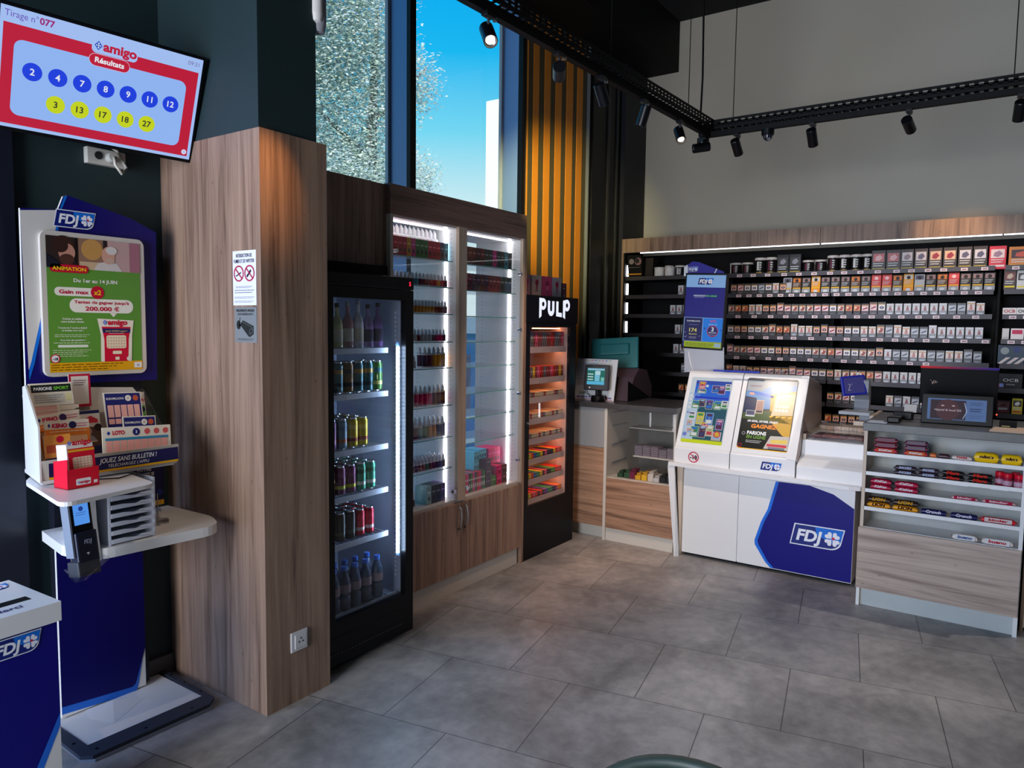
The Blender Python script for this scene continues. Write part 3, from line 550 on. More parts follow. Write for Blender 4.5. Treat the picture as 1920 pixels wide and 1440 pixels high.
def art_euro(a, w, h):
    a.rect(-w/2+.004, .002, w/2-.004, h-.004, (36, 40, 110), 0); a.text('EUROMILLIONS', -w*.44, h-.028, .011, (240, 240, 240), 1, .02, 'l', 0, w*.46); a.circ(w*.14, h-.024, .012, (240, 236, 226), 1); a.text('17', w*.14, h-.028, .010, (30, 30, 60), 2, .02); a.circ(w*.34, h-.024, .011, (200, 90, 60), 1)
    for i in range(5):
        a.rect(-w/2+.010+i*.0255, h-.098, -w/2+.032+i*.0255, h-.050, (240, 180, 168), 1); a.rect(-w/2+.010+i*.0255, h-.124, -w/2+.032+i*.0255, h-.104, (240, 180, 168), 1)
slip('betting_slips', 1.478, 2.84, 1.155, .145, .175, art_euro, 'navy lottery slips with five pink columns, top right of the leaflet rack', 14, 0, 2)
slip('betting_slips', 1.512, 2.80, 1.12, .130, .115, art_euro, 'navy lottery slips half hidden in the second row at the right of the leaflet rack', 12, 0, 3)
def art_loto(a, w, h):
    a.text('LOTO', -w*.36, h-.028, .020, (206, 20, 60), 1, .05, 'l', 0, .045); a.poly([(-w*.44, h-.022), (-w*.415, h-.014), (-w*.39, h-.022), (-w*.415, h-.03)], (40, 60, 150), 1); a.circ(-w*.02, h-.021, .014, (36, 40, 110), 1); a.text('3', -w*.02, h-.026, .014, (240, 240, 240), 2, .02)
    for i in range(3): a.circ(w*.14+i*w*.14, h-.021, .011, (214, 90, 90), 1)
    a.rect(-w/2+.01, h-.050, w/2-.01, h-.040, (60, 140, 180), 0)
    for i in range(9): a.rect(-w/2+.012+i*.0265, .006, -w/2+.035+i*.0265, h-.050, (240, 170, 158), 1)
slip('betting_slips', 1.462, 2.73, 1.098, .262, .108, art_loto, 'wide white lottery slips with pink grid, front row right of the leaflet rack', 8, 0, 3)
def art_qr(a, w, h):
    a.rect(-w/2, 0, w/2, h, (190, 20, 56), 0); a.rect(-w/2+.008, .010, w/2-.008, h-.008, (226, 216, 206), 1); a.lines(-w*.3, w*.32, h-.026, 3, .008, (90, 60, 80), 2)
slip('info_card', 1.352, 2.93, 1.275, .078, .125, art_qr, 'white notice card with red border standing at the top middle of the leaflet rack', 3)
def art_flyer(a, w, h):
    a.rect(-w/2, 0, w/2, h, (34, 40, 84), 0); a.rect(-w/2+.014, .03, w/2, h-.012, (224, 214, 204), 1); a.poly([(-w*.25, h-.035), (w*.1, h-.02), (w*.4, h-.035), (w*.4, h-.048), (-w*.25, h-.046)], (214, 50, 70), 2)
    a.rect(-w/2+.014, .03, w/2, h*.62, (96, 72, 66), 2); a.circ(-w*.05, h*.56, .014, (70, 46, 40), 3); a.circ(-w*.04, h*.53, .012, (196, 150, 130), 4, ry=.015); a.circ(w*.38, h*.6, .014, (50, 36, 34), 3); a.poly([(-w*.3, .05), (-w*.22, h*.44), (.0, h*.46), (w*.2, h*.38), (w*.3, .05)], (150, 150, 160), 3); a.rect(-w*.2, .045, w*.3, h*.3, (220, 190, 160), 5)
slip('promo_flyer', 1.352, 2.86, 1.10, .085, .165, art_flyer, 'dark blue photo flyer in the middle of the leaflet rack, below the notice card', 8)
def art_green(a, w, h):
    a.rect(-w/2, 0, w/2, h, (226, 220, 206), 0); a.rect(-w/2+.003, .02, w/2-.003, h*.55, (90, 170, 60), 1); a.circ(.002, h*.42, .010, (30, 34, 60), 2); a.text('PMU', 0, h*.70, .014, (220, 40, 30), 2, .04)
slip('leaflet_strip', 1.566, 2.88, 1.20, .030, .12, art_green, 'narrow green and white leaflets at the right end of the leaflet rack', 10)
# red slip dispenser
ds = empty('slip_dispenser', (1.18, 2.60, 1.04), 'red cardboard dispenser of red slips at the front of the upper shelf', 'slip dispenser')
Md = Matrix.Translation((1.182, 2.61, 1.041)) @ Matrix.Rotation(R(6), 4, 'Z') @ Matrix.Scale(.88, 4); rd_ = C((214, 14, 44), .4)
m = MB(Md); m.box(-.060, .062, -.045, -.042, 0, .075, rd_); m.prism([(-.060, -.045, 0), (-.060, .045, 0), (-.060, .045, .10), (-.060, -.045, .115)], (.003, 0, 0), rd_); m.prism([(.062, -.045, 0), (.062, .045, 0), (.062, .045, .10), (.062, -.045, .062)], (-.003, 0, 0), rd_); m.box(-.060, .062, -.045, .045, 0, .003, rd_); m.box(-.060, .062, .042, .045, 0, .10, rd_); m.build('box', ds)
a = Art(Md @ Vector((0, -.0452, 0)), Md.to_3x3() @ Vector((1, 0, 0)), (0, 0, 1)); a.rrect(-.025, .010, .025, .032, .004, (236, 236, 236), 0); amigo(a, -.02, .016, .015, 2, (190, 20, 60)); a.rect(.035, .010, .048, .02, (236, 236, 236), 0); a.build('box_print', ds)
ms = Md @ Matrix.Rotation(R(-6), 4, 'X'); MB(ms).box(-.048, .056, -.036, .030, .003, .165, C((236, 228, 222))).build('slip_stack', ds, .002)
a = Art(ms @ Vector((0, -.0362, 0)), ms.to_3x3() @ Vector((1, 0, 0)), ms.to_3x3() @ Vector((0, 0, 1))); a.rect(-.038, .01, .052, .130, (214, 20, 50), 0); a.rect(-.038, .118, .052, .126, (240, 170, 40), 1); amigo(a, -.038, .142, .030, 2, (210, 20, 54)); a.rrect(-.024, .060, .042, .100, .006, (244, 226, 200), 1)
for i in range(6): a.line(-.020+i*.0115, .061, -.020+i*.0115, .099, .0012, (214, 120, 110), 2)
for j in range(4): a.line(-.023, .066+j*.009, .041, .066+j*.009, .0012, (214, 120, 110), 2)
a.build('slip_print', ds)
cb = MB(); cb.tube([(1.27, 2.66, 1.043), (1.33, 2.62, 1.043), (1.38, 2.64, 1.045), (1.43, 2.66, 1.043), (1.50, 2.72, 1.03), (1.51, 2.74, .99)], .0022, black, 6); tag(cb.build('black_cord'), 'thin black cord lying across the upper shelf', 'cord')

# ---- recycling bin
Mb = Matrix.Translation((.838, 2.513, 0)) @ Matrix.Rotation(R(2.5), 4, 'Z'); bn_ = empty('ticket_bin', (.835, 2.50, 0), 'navy cardboard waste box with a white slotted lid, bottom left', 'waste bin')
MB(Mb).box(-.155, .155, -.155, .155, 0, .70, navy).build('body', bn_)
m = MB(Mb)
for x0, x1, y0, y1 in ((-.165, .165, -.165, -.075), (-.165, .165, -.035, .165), (-.165, -.075, -.075, -.035), (.125, .165, -.075, -.035)): m.box(x0, x1, y0, y1, .735, .75, white)
m.box(-.165, .165, -.165, -.157, .69, .735, white); m.box(-.165, .165, .157, .165, .69, .735, white); m.box(-.165, -.157, -.157, .157, .69, .735, white); m.box(.157, .165, -.157, .157, .69, .735, white); m.build('lid', bn_)
MB(Mb).box(-.074, .124, -.074, -.036, .735, .7504, blackm).build('slot', bn_)  # black block paints the shade inside the open slot
n_ = Mb.to_3x3(); a = Art(Mb @ Vector((0, -.1555, 0)), n_ @ Vector((1, 0, 0)), (0, 0, 1), rough=.35)
a.poly([(.155, .36), (.155, .0), (-.155, .0), (.0, .02), (.07, .12), (.10, .24)], (226, 222, 218), 1); a.poly([(.155, .40), (.155, .36), (.10, .24), (.07, .12), (.0, .02), (-.155, 0), (-.155, .03), (-.02, .05), (.05, .15), (.085, .26)], bblue, 2)
fdj(a, -.029, .625, .137, 3); a.build('front_print', bn_)
a = Art(Mb @ Vector((0, 0, .7505)), n_ @ Vector((1, 0, 0)), n_ @ Vector((0, 1, 0))); fdj(a, .015, .085, .130, 0, False); a.text('Merci', .04, -.125, .035, (60, 60, 110), 1, .02, 'c', .1); a.lines(-.08, .02, .03, 1, .008, (80, 80, 120)); a.build('lid_print', bn_)

# ---- signs on the pillar
sg = empty('no_smoking_sign', (1.80, 2.544, 1.672), 'white no smoking and no vaping notice on the wood pillar', 'sign')
MB().box(1.8045, 1.807, 2.468, 2.617, 1.672, 1.888, C((228, 228, 238), .4)).build('plate', sg)
a = Art((1.804, 2.617, 1.672), (0, -1, 0), (0, 0, 1)); w_, h_ = .149, .216
a.text('INTERDICTION DE', w_/2, h_-.026, .020, (40, 40, 60), 1, .01, 'c', 0, .10); a.text('FUMER ET DE VAPOTER', w_/2, h_-.048, .020, (40, 40, 60), 1, .01, 'c', 0, .13)
for x in (.040, .109): a.ring(x, h_-.090, .032, .0265, (176, 24, 70), 2); a.line(x-.021, h_-.069, x+.021, h_-.111, .005, (176, 24, 70), 3)
a.line(.022, h_-.100, .055, h_-.086, .005, (60, 60, 70), 1); a.line(.092, h_-.104, .118, h_-.078, .009, (40, 40, 50), 1)
a.lines(.02, .13, h_-.142, 2, .005, (120, 120, 140)); a.lines(.012, .14, h_-.158, 2, .009, (110, 110, 130), 1, .3); a.lines(.01, .142, h_-.184, 2, .005, (130, 130, 150)); a.lines(.012, .138, h_-.200, 2, .005, (130, 130, 150)); a.build('print', sg)
sg = empty('camera_sign', (1.80, 2.54, 1.524), 'grey video surveillance notice below the no smoking notice on the pillar', 'sign')
MB().box(1.8045, 1.807, 2.468, 2.609, 1.524, 1.664, C((122, 126, 128), .4)).build('plate', sg)
a = Art((1.804, 2.609, 1.524), (0, -1, 0), (0, 0, 1)); w_, h_ = .141, .140
a.text('PROPRIETE PRIVEE', w_/2, h_-.018, .014, (40, 40, 44), 1, .02, 'c', 0, .115); a.text('SOUS SURVEILLANCE', w_/2, h_-.031, .011, (40, 40, 44), 1, .01, 'c', 0, .10)
K = (34, 36, 36); a.circ(.026, .070, .013, K, 1, ry=.018); a.line(.030, .07, .036, .100, .003, K, 1); a.line(.03, .066, .05, .074, .008, K, 1); a.poly([(.042, .078), (.055, .088), (.122, .066), (.122, .034), (.098, .022), (.088, .026), (.044, .064)], K, 2); a.line(.05, .083, .118, .060, .002, (90, 94, 90), 3); a.poly([(.096, .030), (.120, .040), (.120, .060), (.097, .052)], (70, 74, 74), 3); a.circ(.108, .046, .006, (20, 20, 20), 4)
a.lines(.02, .13, .014, 2, .005, (60, 60, 64)); a.build('print', sg)
ou = empty('wall_outlet', (1.967, 2.438, .22), 'white square power outlet low on the wood pillar', 'wall outlet')
MB().box(1.925, 2.012, 2.432, 2.44, .222, .308, mat('outlet_white', (214, 212, 214), .35)).build('plate', ou, .003); MB().box(1.943, 2.004, 2.428, 2.433, .235, .295, MAT['outlet_white']).build('insert', ou, .002)
m = MB(); [m.cyl((x, 2.428, z), .0035, -.0008, blackm, 10, 'y') for x, z in ((1.963, .262), (1.982, .262), (1.9725, .276))]; m.build('socket_hole', ou)
# motion detector high on the green column
dt = empty('motion_detector', (2.11, 2.47, 2.80), 'grey and white motion detector high on the dark green pillar edge beside the window', 'detector')
m = MB(); m.lathe([(0, 0), (.028, .01), (.035, .05), (.035, .14), (.028, .18), (0, .19)], mat('detector_grey', (150, 152, 160), .4), (2.125, 2.47, 2.80), 16); m.build('housing', dt)
m = MB(); m.lathe([(0, 0), (.022, .01), (.027, .04), (.027, .12), (.018, .15), (0, .155)], white, (2.105, 2.455, 2.835), 16); m.build('lens', dt)
# ================================================================== FRIDGE
fr = empty('drinks_fridge', (2.44, 2.75, 0), 'black glass-door drinks fridge standing beside the wood pillar', 'fridge')
inn = mat('fridge_liner', (140, 150, 170), .45)
m = MB(); m.box(2.15, 2.745, 2.56, 3.08, .03, .20, black); m.box(2.15, 2.745, 2.56, 3.08, 1.76, 1.84, black); m.box(2.15, 2.175, 2.56, 3.08, .20, 1.76, black); m.box(2.735, 2.745, 2.56, 3.08, .20, 1.76, black); m.box(2.15, 2.745, 3.06, 3.08, .20, 1.76, black)
m.build('body', fr, .003)
m = MB(); m.box(2.175, 2.735, 3.04, 3.06, .20, 1.76, inn); m.box(2.175, 2.183, 2.56, 3.04, .20, 1.76, inn); m.box(2.727, 2.735, 2.56, 3.04, .20, 1.76, inn); m.box(2.183, 2.727, 2.56, 3.04, .20, .215, inn); m.box(2.183, 2.727, 2.56, 3.04, 1.752, 1.76, inn); m.build('liner', fr)
MB().box(2.15, 2.752, 2.50, 2.56, 1.775, 1.835, black).build('header', fr, .004)
a = Art((0, 2.4995, 0), (1, 0, 0), (0, 0, 1), emit=1.5); a.text('5', 2.722, 1.795, .028, (255, 40, 70), 0, .03); a.build('temperature_display', fr)
MB().box(2.15, 2.752, 2.50, 2.56, .03, .17, black).build('kick_panel', fr, .006)
m = MB()
for k in range(22): m.box(2.19+k*.022, 2.203+k*.022, 2.497, 2.50, .085, .091, mat('vent_slot', (40, 40, 46), .4))
m.build('vent', fr)
dr = MB(); dr.box(2.152, 2.226, 2.50, 2.535, .17, 1.772, black); dr.box(2.692, 2.748, 2.50, 2.535, .17, 1.772, black); dr.box(2.226, 2.692, 2.50, 2.535, .17, .238, black); dr.box(2.226, 2.692, 2.50, 2.535, 1.722, 1.772, black); do = dr.build('door', fr)
m = MB(); m.box(2.226, 2.692, 2.513, 2.516, .238, 1.722, glass); g_ = m.build('glass_pane', do)
m = MB(); m.box(2.676, 2.690, 2.536, 2.552, .43, 1.52, mat('led_channel', (120, 150, 190), .3)); m.build('light_channel', do)
m = MB(); k = 0
for i in range(52): m.box(2.663, 2.677, 2.529, 2.5365, .45+i*.0202, .463+i*.0202, mat('fridge_led', (190, 220, 255), .5, emit=60))
m.build('light_strip', do)
FS = [(1.485, 1), (1.27, 1), (1.005, 1), (.785, 1), (.56, 1)]
wire = mat('white_wire', (170, 176, 188), .4)
for z, _ in FS:
    m = MB(); m.box(2.19, 2.645, 2.575, 2.585, z-.022, z+.004, wire); [m.box(2.19+i*.0325, 2.194+i*.0325, 2.585, 3.02, z-.010, z-.004, wire) for i in range(15)]; m.box(2.19, 2.645, 3.01, 3.02, z-.012, z-.002, wire); m.build('shelf', fr)
m = MB(); [m.box(2.20+i*.03, 2.206+i*.03, 2.57, 2.98, .222, .228, wire) for i in range(16)]; m.box(2.19, 2.70, 2.57, 2.576, .215, .232, wire); m.build('floor_grid', fr)
m = MB()
for i in range(60): m.box(2.7255, 2.727, 2.60, 2.606, .30+i*.023, .312+i*.023, mat('hole_light', (205, 220, 240), .5))
m.build('shelf_track', fr)

silver = mat('can_silver', (196, 198, 204), .25, .9)
def can(name, c1, c2, label, cat, group, r=.029, h=.145, c3=None):
    m1 = mat('can_%s_a' % '_'.join(map(str, c1)), c1, .28, .5); m2 = mat('can_%s_b' % '_'.join(map(str, c2)), c2, .28, .4); m3 = m1 if c3 is None else mat('can_%s_c' % '_'.join(map(str, c3)), c3, .28, .4)
    m = MB(); pr_ = [(r*.78, 0), (r*.95, .006), (r, .012), (r, h*.22), (r, h*.34), (r, h*.62), (r, h*.76), (r, h-.018), (r*.86, h-.006), (r*.88, h), (r*.80, h), (r*.76, h-.005), (0, h-.005)]
    m.lathe(pr_, m1, n=18, mats=[silver, m1, m1, m2, m1, m3, m1, m1, silver, silver, silver, silver])
    a0 = len(m.v); m.box(-.008, .008, -.004, .012, h-.005, h-.003, silver)
    for k_ in range(2): m.add([(r*1.01*math.cos(t), r*1.01*math.sin(t), z) for t, z in ((R(-125+k_*180), h*.40), (R(-55+k_*180), h*.48), (R(-55+k_*180), h*.60), (R(-90+k_*180), h*.66), (R(-125+k_*180), h*.55))], [(0, 1, 2, 3, 4)], m2)
    o = m.build(name, base=(0, 0, 0)); tag(o, label, cat, group); return o
CANS = {}
def place_can(key, cfg, x, y, z, shelf, row):
    c1, c2, c3, words, r, h = cfg; 
    lab = '%s, %s row, %s fridge shelf' % (words, ('front', 'second', 'third', 'fourth')[row], shelf); grp = '%s on the %s fridge shelf' % (key, shelf)
    if key not in CANS: o = can('drink_can', c1, c2, lab, 'drink can', grp, r, h, c3); CANS[key] = o; o.location = (x, y, z); WL[o] = Vector((x, y, z))
    else: o = copy_at(CANS[key], (x, y, z), lab, grp, random.uniform(-.5, .5))
K_ = {
 'teal cans': ((70, 110, 116), (30, 54, 60), (190, 150, 80), 'tall dark teal can with silver top', .031, .150),
 'amber cans': ((120, 84, 40), (44, 40, 40), (60, 50, 46), 'tall brown and black can', .031, .150),
 'green cans': ((80, 120, 60), (210, 200, 120), (50, 100, 110), 'tall green and pale can', .031, .150),
 'mauve cans': ((116, 66, 104), (150, 110, 140), (90, 50, 90), 'mauve fruit drink can', .029, .145),
 'blue-grey cans': ((110, 140, 156), (180, 100, 60), (90, 120, 150), 'blue-grey iced tea can', .029, .145),
 'yellow cans': ((206, 176, 40), (150, 60, 30), (226, 200, 80), 'yellow iced tea can', .031, .145),
 'purple cans': ((104, 30, 84), (190, 196, 40), (120, 40, 100), 'purple soda can with lime swirl', .030, .140),
 'orange cans': ((150, 84, 60), (206, 160, 40), (90, 90, 50), 'brown-orange soda can', .030, .140),
 'mint cans': ((60, 150, 120), (220, 224, 220), (20, 90, 60), 'green and white soda can', .030, .140),
 'red cans': ((190, 20, 50), (220, 200, 200), (200, 30, 60), 'red cola can', .028, .135),
 'black cans': ((30, 32, 30), (60, 66, 50), (20, 20, 20), 'black cola can', .029, .140),
 'dark red cans': ((130, 22, 44), (190, 150, 150), (100, 20, 40), 'dark red cola can with gold rim', .028, .135)}
def can_row(shelf, z, seq, x0, dx, depth, dy, y0=2.625):
    for j in range(depth):
        for i, key in enumerate(seq):
            place_can(key, K_[key], x0+i*dx, y0+j*dy, z+.005, shelf, j)
can_row('second', 1.27, ['teal cans', 'amber cans', 'teal cans', 'amber cans', 'teal cans', 'teal cans', 'green cans'], 2.222, .065, 2, .068)
can_row('third', 1.005, ['mauve cans', 'mauve cans', 'blue-grey cans', 'yellow cans', 'yellow cans'], 2.245, .0665, 3, .066)
can_row('fourth', .785, ['mauve cans', 'orange cans', 'purple cans', 'purple cans', 'mint cans', 'mint cans'], 2.232, .0665, 4, .066)
can_row('fifth', .56, ['dark red cans', 'dark red cans', 'black cans', 'black cans', 'red cans', 'red cans'], 2.236, .064, 4, .066)
# bottles on the top shelf
def glass_bottle(x, y, z, tint, capc, h, r, label, group):
    gm = mat('bottle_%d_%d_%d' % tint, tint, .08, coat=.6); m = MB(); t = empty('spirit_bottle', (x, y, z), label, 'bottle', group)
    MB().lathe([(0, 0), (r, .004), (r, h*.52), (r*.8, h*.62), (r*.36, h*.74), (r*.34, h*.92)], gm, (x, y, z), 18).build('glass', t); MB().lathe([(r*.42, h*.90), (r*.42, h), (0, h)], capc, (x, y, z), 14).build('cap', t)
    MB().lathe([(r*1.01, h*.14), (r*1.01, h*.42)], C((200, 196, 180)) if tint[0] > 150 else C((60, 50, 70)), (x, y, z), 18).build('bottle_label', t)
for i, (tint, cap, h, lab) in enumerate((((120, 60, 60), black, .21, 'dark red glass bottle, first from the left on the top fridge shelf'), ((200, 170, 80), silver, .23, 'amber glass bottle, second from the left on the top fridge shelf'), ((190, 200, 150), black, .21, 'pale green glass bottle, third from the left on the top fridge shelf'),
        ((170, 120, 130), silver, .22, 'pinkish glass bottle, fourth from the left on the top fridge shelf'), ((210, 215, 220), silver, .23, 'clear glass bottle, third from the right on the top fridge shelf'), ((150, 120, 170), black, .21, 'lilac glass bottle, second from the right on the top fridge shelf'), ((120, 90, 150), black, .22, 'violet glass bottle at the right end of the top fridge shelf'))):
    glass_bottle(2.222+i*.066, 2.62, 1.490, tint, cap, h, .027, lab, None)
# water bottles
wcap = mat('blue_cap', (60, 120, 220), .4); wl_ = mat('water_label', (150, 130, 140), .45); wg = mat('water_dark', (70, 84, 104), .12, 0, 0, .6)
wb0 = None
for j in range(2):
    for i, x in enumerate((2.235, 2.305, 2.372, 2.440, 2.510, 2.590)):
        y = 2.60+j*.072
        if wb0 is None:
            wb0 = empty('water_bottle', (x, y, .232), 'small clear water bottle with blue cap, front row of the fridge floor', 'water bottle', 'water bottles on the fridge floor')
            MB().lathe([(0, 0), (.026, .003), (.030, .012), (.030, .06), (.027, .075), (.030, .09), (.030, .13), (.026, .155), (.014, .185), (.012, .195)], wg, (x, y, .232), 18).build('bottle_body', wb0)
            MB().lathe([(.0145, .193), (.0145, .213), (0, .213)], wcap, (x, y, .232), 14).build('cap', wb0); MB().lathe([(.0305, .088), (.0305, .128)], wl_, (x, y, .232), 18).build('bottle_label', wb0)
        else: copy_at(wb0, (x, y, .232), 'small clear water bottle with blue cap, %s row of the fridge floor' % ('front', 'rear')[j])

# ================================================================== GLASS DISPLAY CABINET
cab = empty('display_cabinet', (3.44, 2.9, 0), 'tall lit wood and glass cabinet with white shelves between fridge and dark tower', 'display cabinet')
m = MB(); m.box(2.79, 4.065, 2.70, 3.09, 2.175, 2.33, woodx); m.build('header', cab)
m = MB(); m.box(2.79, 2.812, 2.70, 3.09, .10, 2.175, cream); m.box(3.365, 3.385, 2.72, 3.084, .56, 2.175, white); m.box(4.022, 4.04, 2.72, 3.084, .56, 2.175, white)
m.box(2.812, 3.365, 2.72, 3.09, 2.165, 2.175, white); m.box(3.385, 4.022, 2.72, 3.09, 2.165, 2.175, white); m.box(2.812, 4.04, 2.715, 3.09, .545, .565, cream); m.build('carcass', cab)
m = MB(); m.box(4.04, 4.065, 2.695, 3.09, 0, 2.175, woodv2); m.box(3.355, 3.43, 2.698, 2.72, .56, 2.175, woodpale); m.box(4.022, 4.045, 2.697, 2.72, .56, 2.175, woodpale); m.build('side_panel', cab)
m = MB()
for x in (3.364, 4.021):
    for y in (2.765, 3.03):
        for i in range(60): m.box(x-.001, x, y-.002, y+.002, .60+i*.026, .604+i*.026, darkm)
m.build('peg_holes', cab)
MB().box(2.812, 4.022, 3.084, 3.09, .565, 2.175, glass).build('back_glass', cab)
for z in (1.977, 1.824, 1.67, 1.508, 1.357, 1.136, .947, .76):
    m = MB(); m.box(2.815, 3.362, 2.75, 3.07, z-.006, z, glass); m.box(2.815, 3.362, 2.748, 2.75, z-.006, z, glass_edge); m.build('shelf', cab)
for z in (1.976, 1.818, 1.662, 1.505, 1.352, 1.189, 1.039, .883):
    m = MB(); m.box(3.388, 4.019, 2.75, 3.07, z-.006, z, glass); m.box(3.388, 4.019, 2.748, 2.75, z-.006, z, glass_edge); m.build('shelf', cab)
for x in (3.365, 4.022):
    MB().box(x-.006, x-.001, 2.797, 2.811, .57, 2.16, led).build('light_strip', cab)
for x in (2.812, 3.385):
    MB().box(x+.001, x+.006, 2.797, 2.811, .57, 2.16, led).build('light_strip', cab)  # strips added out of sight to brighten the facing side walls
for x0, x1 in ((2.815, 3.36), (3.388, 4.018)): MB().box(x0, x1, 2.800, 2.812, 2.159, 2.165, led).build('light_strip', cab)
for x0, x1, hx in ((2.83, 3.354, 2.84), (3.431, 4.021, 4.005)):
    m = MB(); m.box(x0, x1, 2.706, 2.711, .57, 2.17, glass); d_ = m.build('glass_door', cab)
    for z in ((1.99, .70) if hx < 3 else (1.945, 1.58, 1.16, .715)): MB().cyl((hx, 2.698, z), .011, .02, chrome, 14, 'y').build('hinge_cap', d_)
for x in (3.33, 3.45): MB().cyl((x, 2.695, .62), .013, .02, chrome, 14, 'y').build('lock', cab)
for x0, x1, hx in ((2.81, 3.393, 3.365), (3.397, 4.04, 3.425)):
    d_ = MB().box(x0, x1, 2.697, 2.715, .115, .545, woodv2).build('wood_door', cab, .001)
    MB().tube([(hx, 2.697, .53), (hx, 2.68, .515), (hx, 2.672, .46), (hx, 2.68, .40), (hx, 2.697, .385)], .006, chrome).build('handle', d_)
MB().box(2.81, 4.02, 2.715, 3.05, 0, .115, cream).build('plinth', cab)

# refill bottles
def dropper(c1, s=1., big=False):
    m = MB(); lab = C(c1, .35); cap = mat('bottle_cap_white', (214, 214, 216), .4); r = .0110*s; h = .037*s
    if big: r, h = .0150*s, .070*s
    m.lathe([(0, 0), (r, .001), (r, h*.12), (r, h*.92), (r, h), (r*.8, h*1.06), (r*.6, h*1.08), (r*.55, h*1.5 if not big else h*1.3), (r*.25, h*1.75 if not big else h*1.45), (0, h*1.8 if not big else h*1.5)], lab, n=12, mats=[cap, cap, lab, cap, cap, cap, cap, cap, cap])
    o = m.build('refill_bottle', base=(0, 0, 0)); return o
_dp = {}
CN = {(226, 20, 110): 'magenta', (190, 24, 50): 'red', (214, 150, 30): 'amber', (60, 120, 50): 'green', (110, 20, 60): 'dark red', (222, 60, 140): 'pink', (90, 70, 120): 'purple', (80, 150, 170): 'teal', (70, 80, 110): 'slate blue', (200, 200, 204): 'white', (150, 60, 40): 'rust', (70, 40, 70): 'plum', (60, 70, 66): 'dark grey', (90, 40, 50): 'wine', (150, 190, 190): 'pale teal', (120, 50, 50): 'brick'}
def put_drop(c, x, y, z, shelf, big=False, s=1., row=0):
    k = (c, big, s)
    lab = '%s %srefill bottle, %s, %s' % (CN[c], 'large ' if big else '', ('front row', 'second row', 'third row', 'rear row')[row], shelf); grp = '%s refill bottles on the %s' % (CN[c], shelf)
    if k not in _dp: o = dropper(c, s, big); _dp[k] = o; tag(o, lab, 'bottle', grp); o.location = (x, y, z)
    else: copy_at(_dp[k], (x, y, z), lab, grp)
_bxs = {}
def put_box(c, x, y, z, sx_, sy_, sz_, label, group, name='product_box', cat='box', stripe=None):
    k = (c, sx_, sy_, sz_, stripe)
    if k not in _bxs:
        m = MB(); m.box(-sx_/2, sx_/2, 0, sy_, 0, sz_, C(c, .4)); a = Art((0, 0, 0), (1, 0, 0), (0, 0, 1), rough=.4); s2 = stripe or tuple(min(255, v+90) for v in c)
        a.rect(-sx_*.36, sz_*.62, sx_*.36, sz_*.70, s2, 0); a.rect(-sx_*.25, sz_*.20, sx_*.25, sz_*.42, s2 if stripe else tuple(int(v*.5) for v in c), 0); m.v += [Vector(v) for v in ()]
        for f, mi, smv in zip(a.f, a.m, a.sm): m.add([a.v[i] for i in f], [tuple(range(len(f)))], a.mats[mi])
        o = m.build(name, base=(0, 0, 0)); _bxs[k] = o; tag(o, label, cat, group); o.location = (x, y, z)
    else: copy_at(_bxs[k], (x, y, z), label, group)
mg, rd2, am, gn, dr2, pk, pu, te, sb, wh, ru, pl, dg, wi, pt, bk = [k for k in CN]
x = 2.85
for i, c in enumerate((mg, mg, rd2, rd2, rd2, am, pk, gn, gn, gn, rd2, rd2, rd2, sb, te)):
    put_box(c, 2.838+i*.0352, 2.775, 1.978, .034, .05, .102, '%s flavour carton in the top row of left cabinet bay' % CN[c], '%s cartons in the top row' % CN[c]); put_drop(wh, 2.838+i*.0352, 2.87, 1.978, 'top shelf of left cabinet bay', True, 1.75)
def drow(z, shelf, cs, x0, x1, big=False, s=1., rows=1, y0=2.79, dy=.036):
    for j in range(rows):
        for i, c in enumerate(cs): put_drop(c, x0+(x1-x0)*i/max(1, len(cs)-1), y0+j*dy, z+.001, shelf, big, s, j)
drow(1.824, 'second shelf of left cabinet bay', [wh]*5+[gn, ru, te, te, dr2, dr2, dr2, rd2, rd2, am, rd2, dr2], 2.84, 3.34, s=1.1, rows=2)
drow(1.67, 'third shelf of left cabinet bay', [dr2, dr2, wi, am, am, am, am, am, am, am, ru, ru, dr2, dr2], 2.97, 3.34, s=1.15, rows=2)
drow(1.508, 'fourth shelf of left cabinet bay', [ru, ru, wh, bk, wh, wh, bk, wh, wh, wh, dr2, mg, mg, dr2], 2.92, 3.33, s=1.1, rows=2)
drow(1.357, 'fifth shelf of left cabinet bay', [bk, sb, wh, wh], 2.99, 3.07, s=1.1, rows=2); drow(1.357, 'fifth shelf of left cabinet bay', [pl, dr2, am, am, am], 3.16, 3.32, True, 1.15, 2)
drow(1.136, 'sixth shelf of left cabinet bay', [wh, wh, wh, wh, mg, mg, mg, mg, pu, pu, dr2], 2.93, 3.32, True, 1.15, 2)
drow(.947, 'seventh shelf of left cabinet bay', [rd2, rd2, dr2, bk, pt, gn, am, am, sb, pu], 2.96, 3.32, True, 1.15, 3)
drow(.76, 'eighth shelf of left cabinet bay', [sb, sb, pl, wi, dr2, dr2, ru, ru, gn, bk, dr2, pl, pu, wi], 2.94, 3.33, False, 1.2, 4)
drow(.566, 'floor of left cabinet bay', [wi, wi, sb, wi], 2.985, 3.06, False, 1.3, 3)
for i, c in enumerate((pt, dg, dg, pu)): put_box(c, 3.17+i*.042, 2.76, .566, .040, .09, .105, '%s tall carton on the floor of left cabinet bay' % CN[c], '%s cartons on the cabinet floor' % CN[c])
for i, c in enumerate((bk, wi, bk, bk, wi, bk, dg, dg, pk, dg, dg, te, dg)):
    put_box(c, 3.46+i*.0425, 2.765, 1.977, .040, .07, .104, '%s device carton in the top row of the right cabinet bay' % CN[c], '%s cartons in the top row, right bay' % CN[c])
